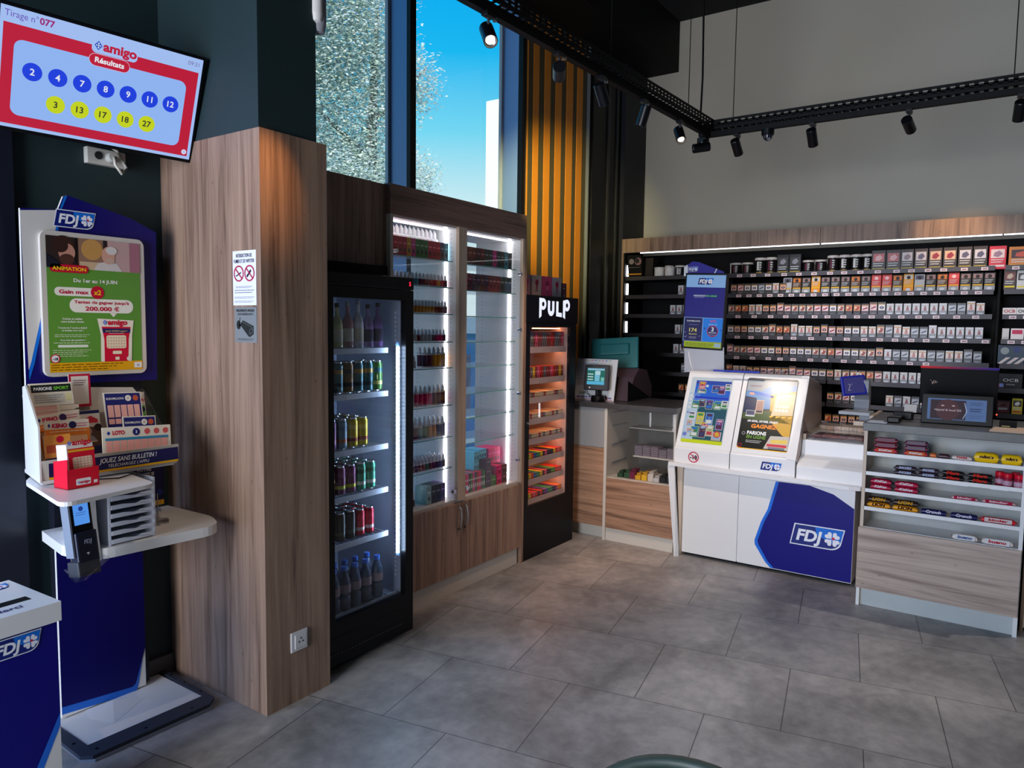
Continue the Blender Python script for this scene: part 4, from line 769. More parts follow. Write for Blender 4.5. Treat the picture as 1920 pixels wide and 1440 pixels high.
for i, c in enumerate((dr2, rd2, dr2, pl, pl, wi, pl, bk, bk, bk, dg, dg, dg)):
    put_box(c, 3.46+i*.0425, 2.765, 1.819, .041, .07, .102, '%s device carton, second shelf of the right cabinet bay' % CN[c], '%s cartons on the second shelf, right bay' % CN[c])
for i, c in enumerate((gn, dg, gn, rd2, pk, dg, gn, pk, dg, rd2, mg, dg, gn)):
    put_box(c, 3.45+i*.0215, 2.765, .566, .020, .16, .118, 'slim %s striped carton on the floor of the right bay' % CN[c], 'slim %s cartons on the cabinet floor' % CN[c], stripe=(226, 226, 226))
for i, (c, n_) in enumerate(((pl, 2), (gn, 1), (mg, 2), (wi, 2))):
    for j in range(n_+1 if i == 0 else n_): put_box(c, 3.755+i*.06, 2.765, .566+j*.062, .056, .12, .060, '%s carton, %s layer of the small stacks, right cabinet floor' % (CN[c], ('bottom', 'middle', 'top')[j]), '%s cartons stacked on the cabinet floor' % CN[c])
for i in range(5): put_box((90, 190, 226), 3.66+i*.026, 2.80, .686 if i < 2 else .753, .025, .12, .058, 'sky blue carton on top of the stacks, floor of right cabinet bay', 'sky blue cartons on the cabinet floor')
for i in range(2): put_box((90, 190, 226), 3.66+i*.026, 2.80, .745, .025, .12, .058, 'sky blue carton on top of the stacks, floor of right cabinet bay', 'sky blue cartons on the cabinet floor')
for i in range(4): put_box(mg, 3.856+i*.033, 2.83, .692, .032, .12, .105, 'magenta carton at the back of the stacks, right cabinet bay', 'magenta cartons on top of the stacks')

# ================================================================== LIT TOWER WITH THE SIGN
pp = empty('display_tower', (4.40, 2.85, 0), 'black refill display tower with white lettering right of the glass cabinet', 'display tower')
bl = mat('tower_black', (7, 7, 16), .42, spec=.2); pkw = mat('tower_inside', (196, 170, 164), .5)
m = MB(); m.box(4.07, 4.745, 2.70, 3.08, 0, .375, bl); m.box(4.07, 4.745, 2.70, 3.08, 1.60, 1.81, bl); m.box(4.07, 4.125, 2.70, 3.08, .375, 1.60, bl); m.box(4.655, 4.745, 2.70, 3.08, .375, 1.60, bl); m.box(4.125, 4.655, 3.06, 3.08, .375, 1.60, bl); m.build('body', pp)
m = MB(); m.box(4.125, 4.13, 2.72, 3.06, .375, 1.60, pkw); m.box(4.65, 4.655, 2.72, 3.06, .375, 1.60, pkw); m.box(4.13, 4.65, 3.055, 3.06, .375, 1.60, pkw); m.box(4.13, 4.65, 2.72, 3.055, .375, .38, pkw); m.build('liner', pp)
MB().box(4.06, 4.752, 2.69, 2.70, 1.63, 1.815, bl).build('sign_board', pp, .003)
a = Art((0, 2.6895, 0), (1, 0, 0), (0, 0, 1), emit=1.1)
Wt = (226, 230, 250)
def vp(pts): a.poly(pts, Wt, 0)
# heavy wedge lettering, taller at the ends
x0 = 4.225
vp([(4.215, 1.66), (4.245, 1.675), (4.245, 1.795), (4.215, 1.80)]); a.ring(4.265, 1.758, .040, .016, Wt, 0); vp([(4.215, 1.80), (4.262, 1.797), (4.262, 1.77), (4.215, 1.775)])
vp([(4.325, 1.785), (4.355, 1.782), (4.355, 1.725), (4.325, 1.72)]); vp([(4.382, 1.782), (4.412, 1.782), (4.412, 1.72), (4.382, 1.725)])
a.poly([(4.3685+.0435*math.cos(R(t)), 1.722+.044*math.sin(R(t))) for t in range(180, 361, 15)]+[(4.3685+.0135*math.cos(R(t)), 1.724+.014*math.sin(R(t))) for t in range(360, 179, -15)], Wt, 1)
vp([(4.437, 1.782), (4.467, 1.782), (4.467, 1.705), (4.515, 1.702), (4.515, 1.672), (4.437, 1.678)])
vp([(4.53, 1.672), (4.562, 1.66), (4.562, 1.79), (4.53, 1.785)]); a.ring(4.585, 1.757, .042, .016, Wt, 1); vp([(4.53, 1.79), (4.585, 1.799), (4.585, 1.773), (4.53, 1.770)])
a.build('lettering', pp)
warm = mat('warm_led', (255, 176, 120), .5, emit=9)
MB().box(4.125, 4.655, 2.704, 2.707, .375, 1.60, glass).build('glass_door', pp)
MB().cyl((4.10, 2.69, .95), .008, .012, chrome, 12, 'y').build('lock', pp)
RL = [1.44, 1.225, 1.092, .944, .804, .664, .523, .383]
for k, z in enumerate(RL):
    m = MB(); m.box(4.135, 4.645, 2.735, 3.05, z, z+.004, pkw); m.box(4.135, 4.645, 2.73, 2.735, z-.018, z+.024, mat('shelf_lip', (196, 176, 176), .3)); m.build('shelf', pp)
    MB().box(4.30, 4.640, 2.78, 2.80, (RL[k-1]-.012 if k else 1.588), (RL[k-1]-.006 if k else 1.594), warm).build('shelf_lamp', pp)
TC = {(120, 40, 150): 'violet', (70, 150, 60): 'green', (236, 190, 30): 'yellow', (220, 40, 40): 'red', (30, 90, 170): 'blue', (240, 130, 30): 'orange', (230, 90, 130): 'rose', (40, 36, 60): 'dark', (30, 130, 130): 'teal', (200, 180, 150): 'beige', (150, 60, 60): 'dull red', (110, 110, 120): 'grey'}
T = list(TC)
rows_ = {5: [0, 1, 2, 3, 4, 8, 1, 2, 7, 6, 7, 7, 7, 2, 3, 3, 3], 6: [3, 1, 2, 3, 4, 8, 1, 2, 7, 6, 7, 7, 1, 1, 3, 3, 3], 7: [2, 1, 2, 3, 6, 3, 7, 3, 7, 0, 4, 1, 8, 7, 0, 5, 5]}
for k, z in enumerate(RL):
    zz = z+.004; nm = ('top', 'second', 'third', 'fourth', 'fifth', 'sixth', 'seventh', 'bottom')[k]
    seq = rows_.get(k) or [(11 if i in (2, 8, 14) else 9 if k in (2, 3, 4) else [10, 3, 6, 10, 2, 11][(i*5+k) % 6]) if (i+k) % 5 else 10 for i in range(17)]
    hh = .125 if k == 0 else .095 if k == 1 else .050
    for i, t in enumerate(seq):
        c = T[t]; put_box(c, 4.158+i*.0292, 2.745, zz, .0275, .14, hh, '%s refill pack in the %s row of the black display tower' % (TC[c], nm), '%s packs in the %s row of the tower' % (TC[c], nm), 'refill_pack', 'pack')
for i, (c, w_) in enumerate((((150, 110, 120), .09), ((190, 170, 165), .12), ((200, 60, 110), .125), ((160, 155, 165), .12))):
    x = (4.10, 4.215, 4.348, 4.482)[i]; b = empty('promo_box', (x+w_/2, 2.80, 1.811), ('dull pink', 'cream', 'magenta', 'silver')[i]+' bottle gift box standing on top of the black display tower', 'box', None)
    MB().box(x, x+w_, 2.75, 2.88, 1.815, 1.955, C(c, .4)).build('carton', b); a = Art((x, 2.7495, 1.815), (1, 0, 0), (0, 0, 1)); a.circ(w_/2, .09, .022, (150, 20, 60), 0); a.rect(w_/2-.009, .045, w_/2+.009, .075, (150, 20, 60) if i != 2 else (230, 120, 160), 1); a.text('PULP', w_/2, .03, .016, (60, 30, 50), 1, .02); a.build('carton_print', b)
for j in range(2):
    b = empty('promo_box', (4.65, 2.80, 1.815+j*.055), ('lower', 'upper')[j]+' small dark box at the right on top of the display tower', 'box'); MB().box(4.615, 4.685, 2.755, 2.85, 1.815+j*.054, 1.867+j*.054, C((34, 26, 50))).build('carton', b); a = Art((4.615, 2.7545, 1.815+j*.054), (1, 0, 0), (0, 0, 1)); a.circ(.035, .036, .009, (200, 40, 80), 0, 12); a.text('PULP', .035, .010, .014, (200, 180, 190), 0, .02); a.build('carton_print', b)
# ================================================================== COUNTERS
def artX(x, y, z, emit=0, rough=.4): return Art((x, y, z), (0, -1, 0), (0, 0, 1), emit, rough)   # artwork on a face looking towards -X, origin lower left seen from the shop
# ---- left counter
worktop = mat('dark_stone_worktop', (66, 64, 66), .3, noise=.12, nscale=20)
lc = empty('corner_counter_unit', (5.1, 2.75, 0), 'narrow white and oak counter unit in the left corner behind the black tower', 'counter')
MB().box(4.885, 5.45, 2.515, 3.04, .10, 1.0, offw).build('carcass', lc); MB().box(4.87, 4.885, 2.512, 3.04, .10, .70, woody2).build('door', lc); MB().box(4.873, 4.885, 2.512, 3.04, .704, 1.0, mat('grey_panel', (150, 150, 152), .5)).build('upper_panel', lc); MB().box(4.93, 5.4, 2.53, 3.04, 0, .10, cream).build('plinth', lc)
gc = empty('glass_counter_unit', (5.1, 2.23, 0), 'counter unit with a glass showcase above an oak drawer front, left of the lottery desk', 'showcase counter')
m = MB(); m.box(4.87, 5.45, 2.490, 2.512, 0, 1.0, cream); m.box(4.885, 5.45, 1.955, 1.97, .10, 1.0, cream); m.box(4.885, 5.45, 1.97, 2.49, .47, .485, cream); m.box(5.435, 5.45, 1.97, 2.49, .485, 1.0, mat('showcase_back', (112, 108, 104), .5)); m.box(4.885, 5.45, 1.97, 2.49, .10, .47, cream); m.build('carcass', gc)
MB().box(4.868, 4.885, 1.955, 2.488, .10, .478, woody2).build('drawer', gc); MB().box(4.875, 4.879, 1.957, 2.488, .485, .995, glass).build('glass_front', gc); MB().box(4.885, 5.4, 1.955, 2.49, 0, .10, cream).build('plinth', gc)
m = MB(); m.box(5.14, 5.43, 1.972, 2.40, .612, .622, cream); m.box(5.14, 5.146, 1.972, 2.40, .486, .612, glass); m.build('step_shelf', gc)
m = MB(); m.box(5.25, 5.43, 1.972, 2.488, .815, .822, cream); m.build('shelf', gc)
for z in (.58, .72, .86, .96): MB().box(4.95, 5.2, 2.482, 2.489, z, z+.006, alu).build('shelf_rail', gc)
MB().box(5.25, 5.26, 2.07, 2.08, .83, .99, led).build('light_strip', gc)
cw_ = MB(); cw_.box(4.855, 5.47, 1.945, 3.045, 1.002, 1.042, worktop); tag(cw_.build('dark_worktop', bevel=.003), 'dark stone worktop over the left corner counter, carrying the teal till', 'worktop')
ONS = ('first', 'second', 'third', 'fourth', 'fifth', 'sixth'); FL = 'pale mauve flat pack in the showcase, %s stack from left, %s layer up'
b0 = None
for i in range(6):
    for j in range(5 if i != 3 else 4):
        y = 2.36-i*.066; z = .624+j*.0155
        if b0 is None:
            m = MB(); m.box(-.05, .05, -.03, .03, 0, .014, C((172, 156, 158))); m.box(-.0505, -.05, -.028, .028, .004, .010, C((110, 90, 110))); b0 = m.build('flat_tin', base=(0, 0, 0)); tag(b0, FL % ('first', 'first'), 'pack', 'flat packs stacked in the showcase'); b0.location = (5.20, y, z)
        else: copy_at(b0, (5.20, y, z), FL % (ONS[i], ONS[j]))
for i, (y, c, n_) in enumerate(((2.40, (40, 70, 50), 'dark green'), (2.345, (50, 80, 56), 'green'), (2.30, (110, 30, 60), 'wine red'), (2.255, (214, 160, 30), 'yellow'), (2.205, (220, 170, 40), 'bright yellow'), (2.155, (200, 190, 180), 'cream'), (2.11, (190, 186, 184), 'pale grey'), (2.06, (30, 32, 34), 'black'), (2.01, (36, 38, 40), 'charcoal'))):
    m = MB(); h = .03+.012*(i % 3); m.box(4.92, 5.0, y-.022, y+.022, .486, .486+h, C(c)); m.box(4.94, 5.02, y-.016, y+.018, .486+h, .486+h+.016, C(tuple(int(v*.85) for v in c))); tag(m.build('small_carton', bevel=.002), '%s little carton on the floor of the glass showcase' % n_, 'box')
# till and card terminal
ti = empty('till_monitor', (5.35, 2.55, 1.042), 'teal touch-screen till seen from behind on the dark worktop', 'till')
Mt_ = Matrix.Translation((5.30, 2.655, 1.40)) @ Matrix.Rotation(R(14), 4, 'Z') @ Matrix.Rotation(R(16), 4, 'Y') @ Matrix.Rotation(R(-4), 4, 'X')
MB(Mt_).box(-.012, .012, -.19, .19, -.13, .125, teal).build('screen_back', ti, .008)
MB(Mt_).box(-.035, -.01, -.12, .12, -.02, .07, teal).build('rear_housing', ti, .01)
m = MB(); m.prism([(5.06, 2.42, 1.043), (5.50, 2.42, 1.043), (5.50, 2.42, 1.14), (5.40, 2.42, 1.27), (5.26, 2.42, 1.29), (5.17, 2.42, 1.22)], (0, .18, 0), mat('till_foot_mauve', (74, 58, 68), .5)); m.build('base', ti, .006); MB().prism([(5.06, 2.417, 1.046), (5.47, 2.417, 1.046), (5.06, 2.417, 1.20)], (0, .003, 0), blackm).build('side_cover', ti)
bd = empty('notice_board', (5.0, 2.70, 1.042), 'white printed menu board standing on the dark worktop in front of the till', 'sign')
m = MB(); m.prism([(4.985, 2.84, 1.043), (4.985, 2.50, 1.043), (5.015, 2.485, 1.36), (5.015, 2.84, 1.36)], (.008, 0, 0), C((222, 222, 226))); m.build('board', bd)
sl_ = math.atan2(.03, .317); a = Art((4.9835, 2.85, 1.05), (0, -1, 0), (math.sin(sl_), 0, math.cos(sl_)))
a.rect(.02, .0, .34, .004, (200, 80, 80), 0); a.lines(.02, .20, .27, 8, .016, (170, 190, 220), 0, .5); a.lines(.03, .15, .15, 4, .014, (190, 170, 200), 0, .5); a.text('CLUB', .075, .040, .022, (70, 90, 70), 1, .03); a.lines(.03, .33, .012, 1, .012, (70, 80, 170), 1, .7, 0); a.rect(.25, .014, .30, .022, (200, 50, 60), 2)
for k in range(9): a.rect(.05+k*.03, .298, .068+k*.03, .303, ((220, 90, 120), (90, 120, 220), (120, 180, 120))[k % 3], 1)
a.build('print', bd)
ct = empty('card_terminal', (4.93, 2.62, 1.042), 'small black payment terminal with lit green and blue screen in front of the menu board', 'payment terminal')
Mc = Matrix.Translation((4.930, 2.615, 1.225)) @ Matrix.Rotation(R(8), 4, 'Z') @ Matrix.Rotation(R(8), 4, 'Y')
MB(Mc).box(-.014, .014, -.098, .10, -.098, .095, mat('terminal_black', (38, 34, 40), .35)).build('casing', ct, .006)
m = MB(); m.lathe([(0, 0), (.052, 0), (.056, .02), (.048, .045), (0, .05)], black, (4.925, 2.60, 1.043), 24); m.cyl((4.935, 2.61, 1.08), .018, .06, black); m.build('foot', ct)
n_ = Mc.to_3x3(); a = Art(Mc @ Vector((-.0145, 0, 0)), n_ @ Vector((0, -1, 0)), n_ @ Vector((0, 0, 1)), emit=.75)
a.rect(-.076, -.058, .066, .070, (20, 110, 100), 0); a.rect(-.072, .052, .062, .066, (150, 200, 230), 1); a.rect(-.074, -.056, .064, -.032, (90, 190, 230), 1); a.rect(-.014, -.03, .026, .045, (120, 200, 226), 1); a.rect(-.010, .018, .030, .048, (190, 226, 236), 2); a.rect(.036, -.03, .062, .0, (120, 200, 190), 1)
for k in range(3): a.rect(-.070, -.022+k*.02, -.026, -.014+k*.02, (200, 230, 230), 2)
a.circ(-.05, -.08, .006, (220, 220, 220), 1); a.build('screen', ct)
MB().tube([(4.95, 2.70, 1.20), (4.95, 2.735, 1.17), (4.95, 2.72, 1.10), (4.95, 2.66, 1.06)], .004, greyp).build('cable', ct)

# ---- lottery desk
ld = empty('lottery_desk', (5.1, 1.33, 0), 'white lottery sales desk with navy front and two sloping posters', 'counter')
wd = mat('desk_white', (236, 234, 234), .3)
MB().box(4.89, 5.50, .775, 1.885, .03, .63, wd).build('carcass', ld)
m = MB(); m.box(4.88, 4.89, 1.497, 1.885, .025, .615, wd); m.build('front_door', ld, .002); m = MB(); m.box(4.88, 4.89, .775, 1.492, .025, .615, wd); m.build('front_door', ld, .002)
MB().box(4.93, 5.45, .79, 1.88, 0, .03, blackm).build('plinth', ld)
a = artX(4.8795, 0, 0)
Y = lambda y: -y
a.poly([(-1.245, .612), (-.79, .612), (-.777, .50), (-.777, .03), (-1.265, .03), (-1.30, .07), (-1.365, .17), (-1.37, .20), (-1.33, .33), (-1.29, .42)], navy, 1)
a.poly([(-1.255, .612), (-1.235, .612), (-1.28, .42), (-1.32, .33), (-1.358, .20), (-1.352, .175), (-1.29, .075), (-1.245, .03), (-1.268, .03), (-1.305, .065), (-1.375, .17), (-1.378, .20), (-1.34, .33), (-1.30, .42)], (24, 110, 220), 2)
a.poly([(-1.05, .614), (-.777, .614), (-.777, .50), (-.90, .575)], wd, 3)
fdj(a, -1.145, .225, .315, 4); a.build('front_print', ld)
# curved lip
m = MB(); m.prism([(4.79, 1.97, 0.648), (4.785, .80, .632), (4.80, .735, .632), (4.90, .72, .632), (4.90, 1.97, .648)], (0, 0, .024), wd); m.build('ledge', ld, .006)
# splayed leg at the left
m = MB(); m.prism([(4.80, 1.965, .645), (4.80, 1.925, .645), (4.84, 1.89, 0), (4.82, 1.905, 0)], (.015, 0, 0), wd); m.prism([(4.80, 1.965, .645), (4.815, 1.905, 0), (5.3, 1.905, 0), (5.3, 1.935, .645)], (0, .010, 0), wd); m.prism([(4.86, 1.93, .645), (4.86, 1.885, .645), (4.90, 1.885, .0), (4.86, 1.89, .0)], (.1, 0, 0), woodpale); m.build('side_leg', ld)
# console: body and sloping panels
def console(y0, y1, name):
    pts = [(4.83, .66), (4.83, .772), (4.845, .785), (5.075, 1.285), (5.10, 1.30), (5.42, 1.235), (5.50, .85), (5.50, .66)]
    return MB().prism([(x, y0, z) for x, z in pts], (0, y1-y0, 0), wd).build(name, ld, .006)
console(1.552, 1.94, 'poster_console'); console(1.128, 1.546, 'poster_console')
m = MB(); m.prism([(4.835, 1.12, .76), (5.10, 1.12, 1.295), (5.115, 1.12, 1.285), (5.47, 1.12, 1.215), (5.52, 1.12, .89), (5.50, 1.12, .76)], (0, .006, 0), mat('desk_side_rose', (176, 160, 154), .3)); m.build('side_panel', ld)
sv = Vector((.230, 0, .5)).normalized()
def slope(yl, z_=.785): return Art(Vector((4.845, yl, .785))+Vector((-sv.z, 0, sv.x))*.0005, (0, -1, 0), sv, rough=.25)
WB = (232, 236, 244)
a = Art(Vector((4.845, 1.94, .785)), (0, -1, 0), sv, emit=.62, rough=.25)
L_ = .55; rnd = random.Random(5)
a.rrect(.028, .030, .325, L_-.03, .016, (226, 236, 246), 0); a.rrect(.030, .030, .323, .060, .010, (228, 240, 20), 1)
a.rect(.045, .055, .318, .33, (22, 90, 110), 1); a.rect(.03, .055, .11, .40, (200, 222, 246), 2); a.rect(.065, .33, .318, L_-.075, (26, 110, 232), 2); a.rect(.065, L_-.085, .318, L_-.055, (40, 80, 190), 3); a.rect(.065, .36, .318, .375, (24, 60, 210), 3); a.poly([(.10, .30), (.318, .285), (.318, .335), (.10, .33)], (80, 150, 120), 3)
pal = [(236, 236, 236), (210, 60, 90), (60, 60, 110), (226, 206, 60), (120, 70, 160), (60, 150, 90), (230, 180, 190), (40, 120, 220), (200, 200, 150), (90, 40, 70), (240, 240, 240), (150, 200, 230)]
def ticket(x, y, w_, h_, k):
    c = pal[k % len(pal)]; a.rect(x-.002, y-.002, x+w_+.002, y+h_+.002, (238, 238, 238), 4); a.rect(x, y, x+w_, y+h_, c, 5); c2 = pal[(k+5) % len(pal)]; a.rect(x+w_*.1, y+h_*.1, x+w_*.9, y+h_*.42, c2, 6); a.rect(x+w_*.15, y+h_*.72, x+w_*.85, y+h_*.92, pal[(k+2) % len(pal)], 6)
    for q in range(3): a.circ(x+w_*(.25+.25*q), y+h_*.57, w_*.08, pal[(k+7+q) % len(pal)], 7, 8)
for x, y, w_, h_, k in ((.09, .43, .045, .055, 1), (.19, .41, .05, .05, 2), (.235, .40, .045, .06, 4), (.28, .43, .035, .045, 0), (.085, .40, .06, .028, 5),
    (.065, .285, .05, .055, 5), (.115, .30, .04, .055, 9), (.165, .285, .045, .065, 2), (.225, .285, .045, .06, 5), (.275, .30, .04, .05, 0),
    (.115, .17, .050, .085, 3), (.18, .17, .05, .085, 7), (.26, .14, .045, .075, 4), (.055, .205, .045, .05, 0), (.05, .15, .04, .045, 6), (.06, .10, .05, .035, 6),
    (.09, .075, .05, .075, 5), (.15, .075, .045, .09, 9), (.20, .09, .045, .075, 8), (.245, .065, .06, .055, 6), (.16, .15, .045, .035, 1)): ticket(x, y, w_, h_, k)
a.circ(.278, .105, .024, (214, 70, 90), 7); a.circ(.278, .105, .016, (240, 190, 60), 8); a.circ(.05, .09, .015, (120, 140, 220), 6); a.text('JEUX', .052, .36, .02, (245, 245, 250), 6, .03); a.circ(.15, .455, .010, (230, 240, 250), 6)
for k in range(4): a.circ(.046, .29+.03*k, .011, (240, 245, 250), 5)
a.text('FDJ', .048, .245, .016, (40, 80, 180), 6, .03); a.build('lit_poster', ld)
a = Art(Vector((4.845, 1.546, .785)), (0, -1, 0), sv, emit=.28, rough=.22)
a.rrect(.030, .028, .365, .085, .018, (222, 170, 30), 0); a.rrect(.030, .034, .365, L_-.015, .018, (28, 30, 28), 1); a.rect(.035, .44, .360, L_-.03, (150, 156, 160), 2)
a.poly([(.035, .44), (.14, .44), (.20, .49), (.36, .49), (.36, .33), (.035, .30)], (96, 140, 190), 3); a.poly([(.035, .44), (.13, .41), (.22, .395), (.22, .41), (.14, .43)], (20, 100, 200), 4); a.poly([(.035, .40), (.11, .39), (.13, .30), (.035, .28)], (26, 40, 80), 4)
a.poly([(.035, .31), (.20, .30), (.36, .32), (.36, .22), (.035, .24)], (66, 84, 44), 4); a.poly([(.20, .42), (.36, .45), (.36, .12), (.31, .14), (.215, .24)], (206, 158, 60), 4); a.poly([(.24, .42), (.36, .43), (.36, .28), (.22, .27)], (220, 196, 150), 5)
for k in range(9): a.circ(.25+.022*(k % 4), .31+.028*(k//4), .009, (236, 230, 220), 6, 10)
for k in range(4): a.poly([(.215+k*.04, .255), (.235+k*.04, .262), (.240+k*.04, .272), (.212+k*.04, .268)], (230, 180, 60), 7)
a.rect(.115, .28, .165, .375, (214, 190, 160), 5); a.rect(.119, .30, .161, .37, (160, 120, 110), 6); a.rect(.119, .285, .161, .30, (60, 60, 70), 6); a.rect(.055, .255, .115, .300, (200, 200, 206), 5); a.rect(.058, .266, .112, .297, (70, 70, 96), 6); a.rect(.058, .41, .09, .428, (200, 150, 130), 6)
a.text('PARIONS SPORT', .095, .470, .016, (120, 60, 90), 5, .02, 'c', .1, .08)
a.text('UN GOAL, UN PAIR, UN BUT', .075, .218, .020, (236, 236, 236), 6, .035, 'l', .2, .20); a.text('GAGNEZ', .105, .178, .036, (236, 140, 50), 6, .04, 'l', .15, .17)
a.text('PARIONS', .085, .130, .034, (236, 238, 236), 6, .03, 'l', 0, .125); a.text('EN LIGNE', .085, .103, .030, (110, 150, 60), 6, .03, 'l', 0, .125); a.circ(.062, .135, .013, (110, 110, 116), 6); a.circ(.062, .135, .006, (30, 30, 30), 7); a.lines(.085, .19, .085, 2, .011, (200, 200, 200), 6); a.ring(.050, .050, .013, .010, (180, 50, 70), 6)
a.poly([(.24, .13), (.36, .135), (.36, .04), (.205, .04)], (190, 180, 172), 6); a.poly([(.25, .105), (.35, .11), (.35, .085), (.245, .08)], (220, 190, 90), 7); a.rect(.225, .058, .35, .075, (200, 60, 70), 7); a.rect(.235, .04, .34, .055, (120, 120, 130), 8)
a.build('sport_poster', ld)
MB().prism([Vector((4.845, 1.52, .785))+sv*.03+Vector((-.003, 0, 0)), Vector((4.845, 1.175, .785))+sv*.03+Vector((-.003, 0, 0)), Vector((4.845, 1.175, .785))+sv*.53+Vector((-.003, 0, 0)), Vector((4.845, 1.52, .785))+sv*.53+Vector((-.003, 0, 0))], Vector((-.003, 0, .001)), glass).build('poster_cover', ld)
m = MB(); m.prism([(4.838, 1.185, .77), (4.838, 1.125, .765), (5.098, 1.120, 1.293), (5.098, 1.168, 1.293)], (-.012, 0, .006), wd); m.build('corner_trim', ld, .006)
# badges on the front band
a = artX(4.8295, 0, 0); a.ring(-1.80, .718, .038, .031, (190, 24, 60), 1); a.text('-18', -1.80, .704, .038, (40, 36, 50), 0, .05); a.line(-1.826, .744, -1.774, .692, .006, (190, 24, 60), 2); a.build('age_badge', ld)
a = artX(4.8295, 0, 0); fdj(a, -1.345, .688, .135, 0, False); a.build('logo_badge', ld)
# low module with a tray of scratch cards
m = MB(); m.prism([(4.83, 1.118, .655), (4.83, 1.118, .74), (4.86, 1.118, .76), (4.94, 1.118, .80), (4.96, 1.118, .895), (5.5, 1.118, .93), (5.5, 1.118, .655)], (0, -.385, 0), wd); m.build('low_module', ld, .006)
MB().box(4.97, 5.5, 1.10, 1.118, .76, .93, woodpale).build('wood_edge', ld); MB().box(5.35, 5.5, .735, 1.10, .925, .95, woodpale).build('rear_edge', ld)
st_ = empty('scratch_card_tray', (5.1, .93, .90), 'clear covered tray of red scratch cards on the low right part of the lottery desk', 'tray')
MB().box(4.965, 5.33, .765, 1.09, .905, .912, acryl).build('tray_base', st_)
m = MB(); m.box(4.955, 4.965, .765, 1.09, .90, .935, glass); m.prism([(4.955, 1.09, .935), (5.30, 1.09, .985), (5.30, .765, .985), (4.955, .765, .935)], (0, 0, .004), glass); m.build('cover', st_)
for i in range(6):
    y = 1.075-i*.052; a = Art((4.99, y, .914), (0, -1, 0), (1, 0, 0), rough=.4); a.rect(0, 0, .048, .085, ((180, 40, 50), (150, 50, 60), (200, 90, 80))[i % 3], 0); a.rect(.006, .05, .042, .075, (220, 190, 180), 1); a.rect(0, .095, .048, .18, ((110, 40, 60), (190, 110, 100), (160, 40, 50))[i % 3], 0); a.rect(.006, .10, .042, .13, (120, 30, 40), 1); a.rect(0, .19, .048, .28, (60, 50, 56), 0); tag(a.build('scratch_cards'), 'red printed scratch cards lying in the clear tray of the lottery desk', 'scratch cards', 'scratch cards in the clear tray')
# acrylic sheet lying over the poster tops
ac = MB(); ac.prism([(5.02, 1.78, 1.312), (4.99, 1.28, 1.312), (5.30, 1.20, 1.312), (5.34, 1.80, 1.312)], (0, 0, .006), acryl); ac.box(4.996, 5.0, 1.42, 1.74, 1.308, 1.320, C((30, 50, 170))); tag(ac.build('acrylic_sheet'), 'clear acrylic sheet with a blue edge lying on top of the lottery desk', 'acrylic sheet')
# ---- poster screen on a panel
ps = empty('lottery_screen', (5.22, 1.89, 1.29), 'upright lottery advert screen with navy topper standing on the left of the lottery desk', 'display screen')
Mp = Matrix.Translation((5.205, 1.897, 1.728)) @ Matrix.Rotation(R(2.3), 4, 'X')
MB(Mp).box(0, .03, -.158, .158, -.275, .278, black).build('bezel', ps, .003); MB(Mp).box(.03, .05, -.12, .12, -.2, .2, blackm).build('rear_housing', ps)
m = MB(); m.prism([(5.212, 2.035, 1.280), (5.212, 1.735, 1.280), (5.212, 1.742, 1.47), (5.212, 2.040, 1.46)], (.012, 0, 0), mat('screen_stand_grey', (170, 174, 186), .35)); m.build('stand_panel', ps)
m = MB(); m.tube([(5.2105, 2.005, 1.435), (5.2105, 2.0, 1.40), (5.2105, 1.985, 1.34), (5.2105, 1.965, 1.295)], .004, mat('reflect_white', (240, 240, 240), .2)); m.build('painted_reflection', ps)  # white tube draws a curved reflection onto the stand panel
m = MB(); m.prism([(5.215, 2.06, 1.99), (5.215, 1.76, 1.99), (5.215, 1.76, 2.012), (5.215, 1.955, 2.09), (5.215, 2.0, 2.095), (5.215, 2.03, 2.075), (5.215, 2.062, 2.06)], (.006, 0, 0), C((44, 34, 140))); m.build('topper', ps)
a = artX(5.2145, 0, 0); a.poly([(-2.062, 1.99), (-2.062, 2.058), (-2.035, 2.072), (-2.03, 1.99)], (220, 220, 226), 1); fdj(a, -2.033, 2.022, .078, 2); a.line(-1.835, 1.99, -1.815, 2.035, .007, (226, 226, 226), 1); a.build('topper_print', ps)
n_ = Mp.to_3x3(); a = Art(Mp @ Vector((-.0005, 0, 0)), n_ @ Vector((0, -1, 0)), n_ @ Vector((0, 0, 1)), emit=.62)
a.rect(-.146, -.262, .146, .264, (28, 24, 130), 0); a.rect(-.146, .175, .146, .264, (140, 184, 240), 1); fdj(a, -.060, .195, .118, 2, False); a.text('PARIONSSPORT', -.085, .108, .017, (200, 210, 230), 2, .03, 'l', 0, .09); a.text('EN LIGNE', .008, .108, .017, (90, 200, 90), 2, .03, 'l', 0, .08); a.text('EN POINT DE VENTE', -.078, .098, .009, (160, 170, 210), 2, 0, 'l', 0, .07)
a.rect(-.146, -.218, .146, -.044, (150, 190, 240), 1); a.rect(-.142, -.216, -.004, -.047, (22, 22, 92), 2); a.rect(0, -.216, .146, -.047, (20, 130, 240), 2); a.rect(-.135, -.262, .146, -.220, (166, 190, 12), 1); a.lines(-.125, .09, -.236, 3, .009, (90, 100, 40), 2, .4, .1); a.rect(.095, -.255, .14, -.228, (160, 190, 220), 2)
a.text('EUROMILLIONS', -.072, -.076, .014, (220, 225, 240), 3, .02, 'c', 0, .10); a.lines(-.105, -.03, -.1, 1, .010, (120, 130, 190), 3); a.text('174', -.072, -.150, .038, (226, 216, 110), 3, .02, 'c', 0, .058); a.text('MILLIONS', -.072, -.172, .015, (200, 190, 110), 3, .02, 'c', 0, .06); a.lines(-.10, -.04, -.19, 2, .009, (170, 170, 190), 3)
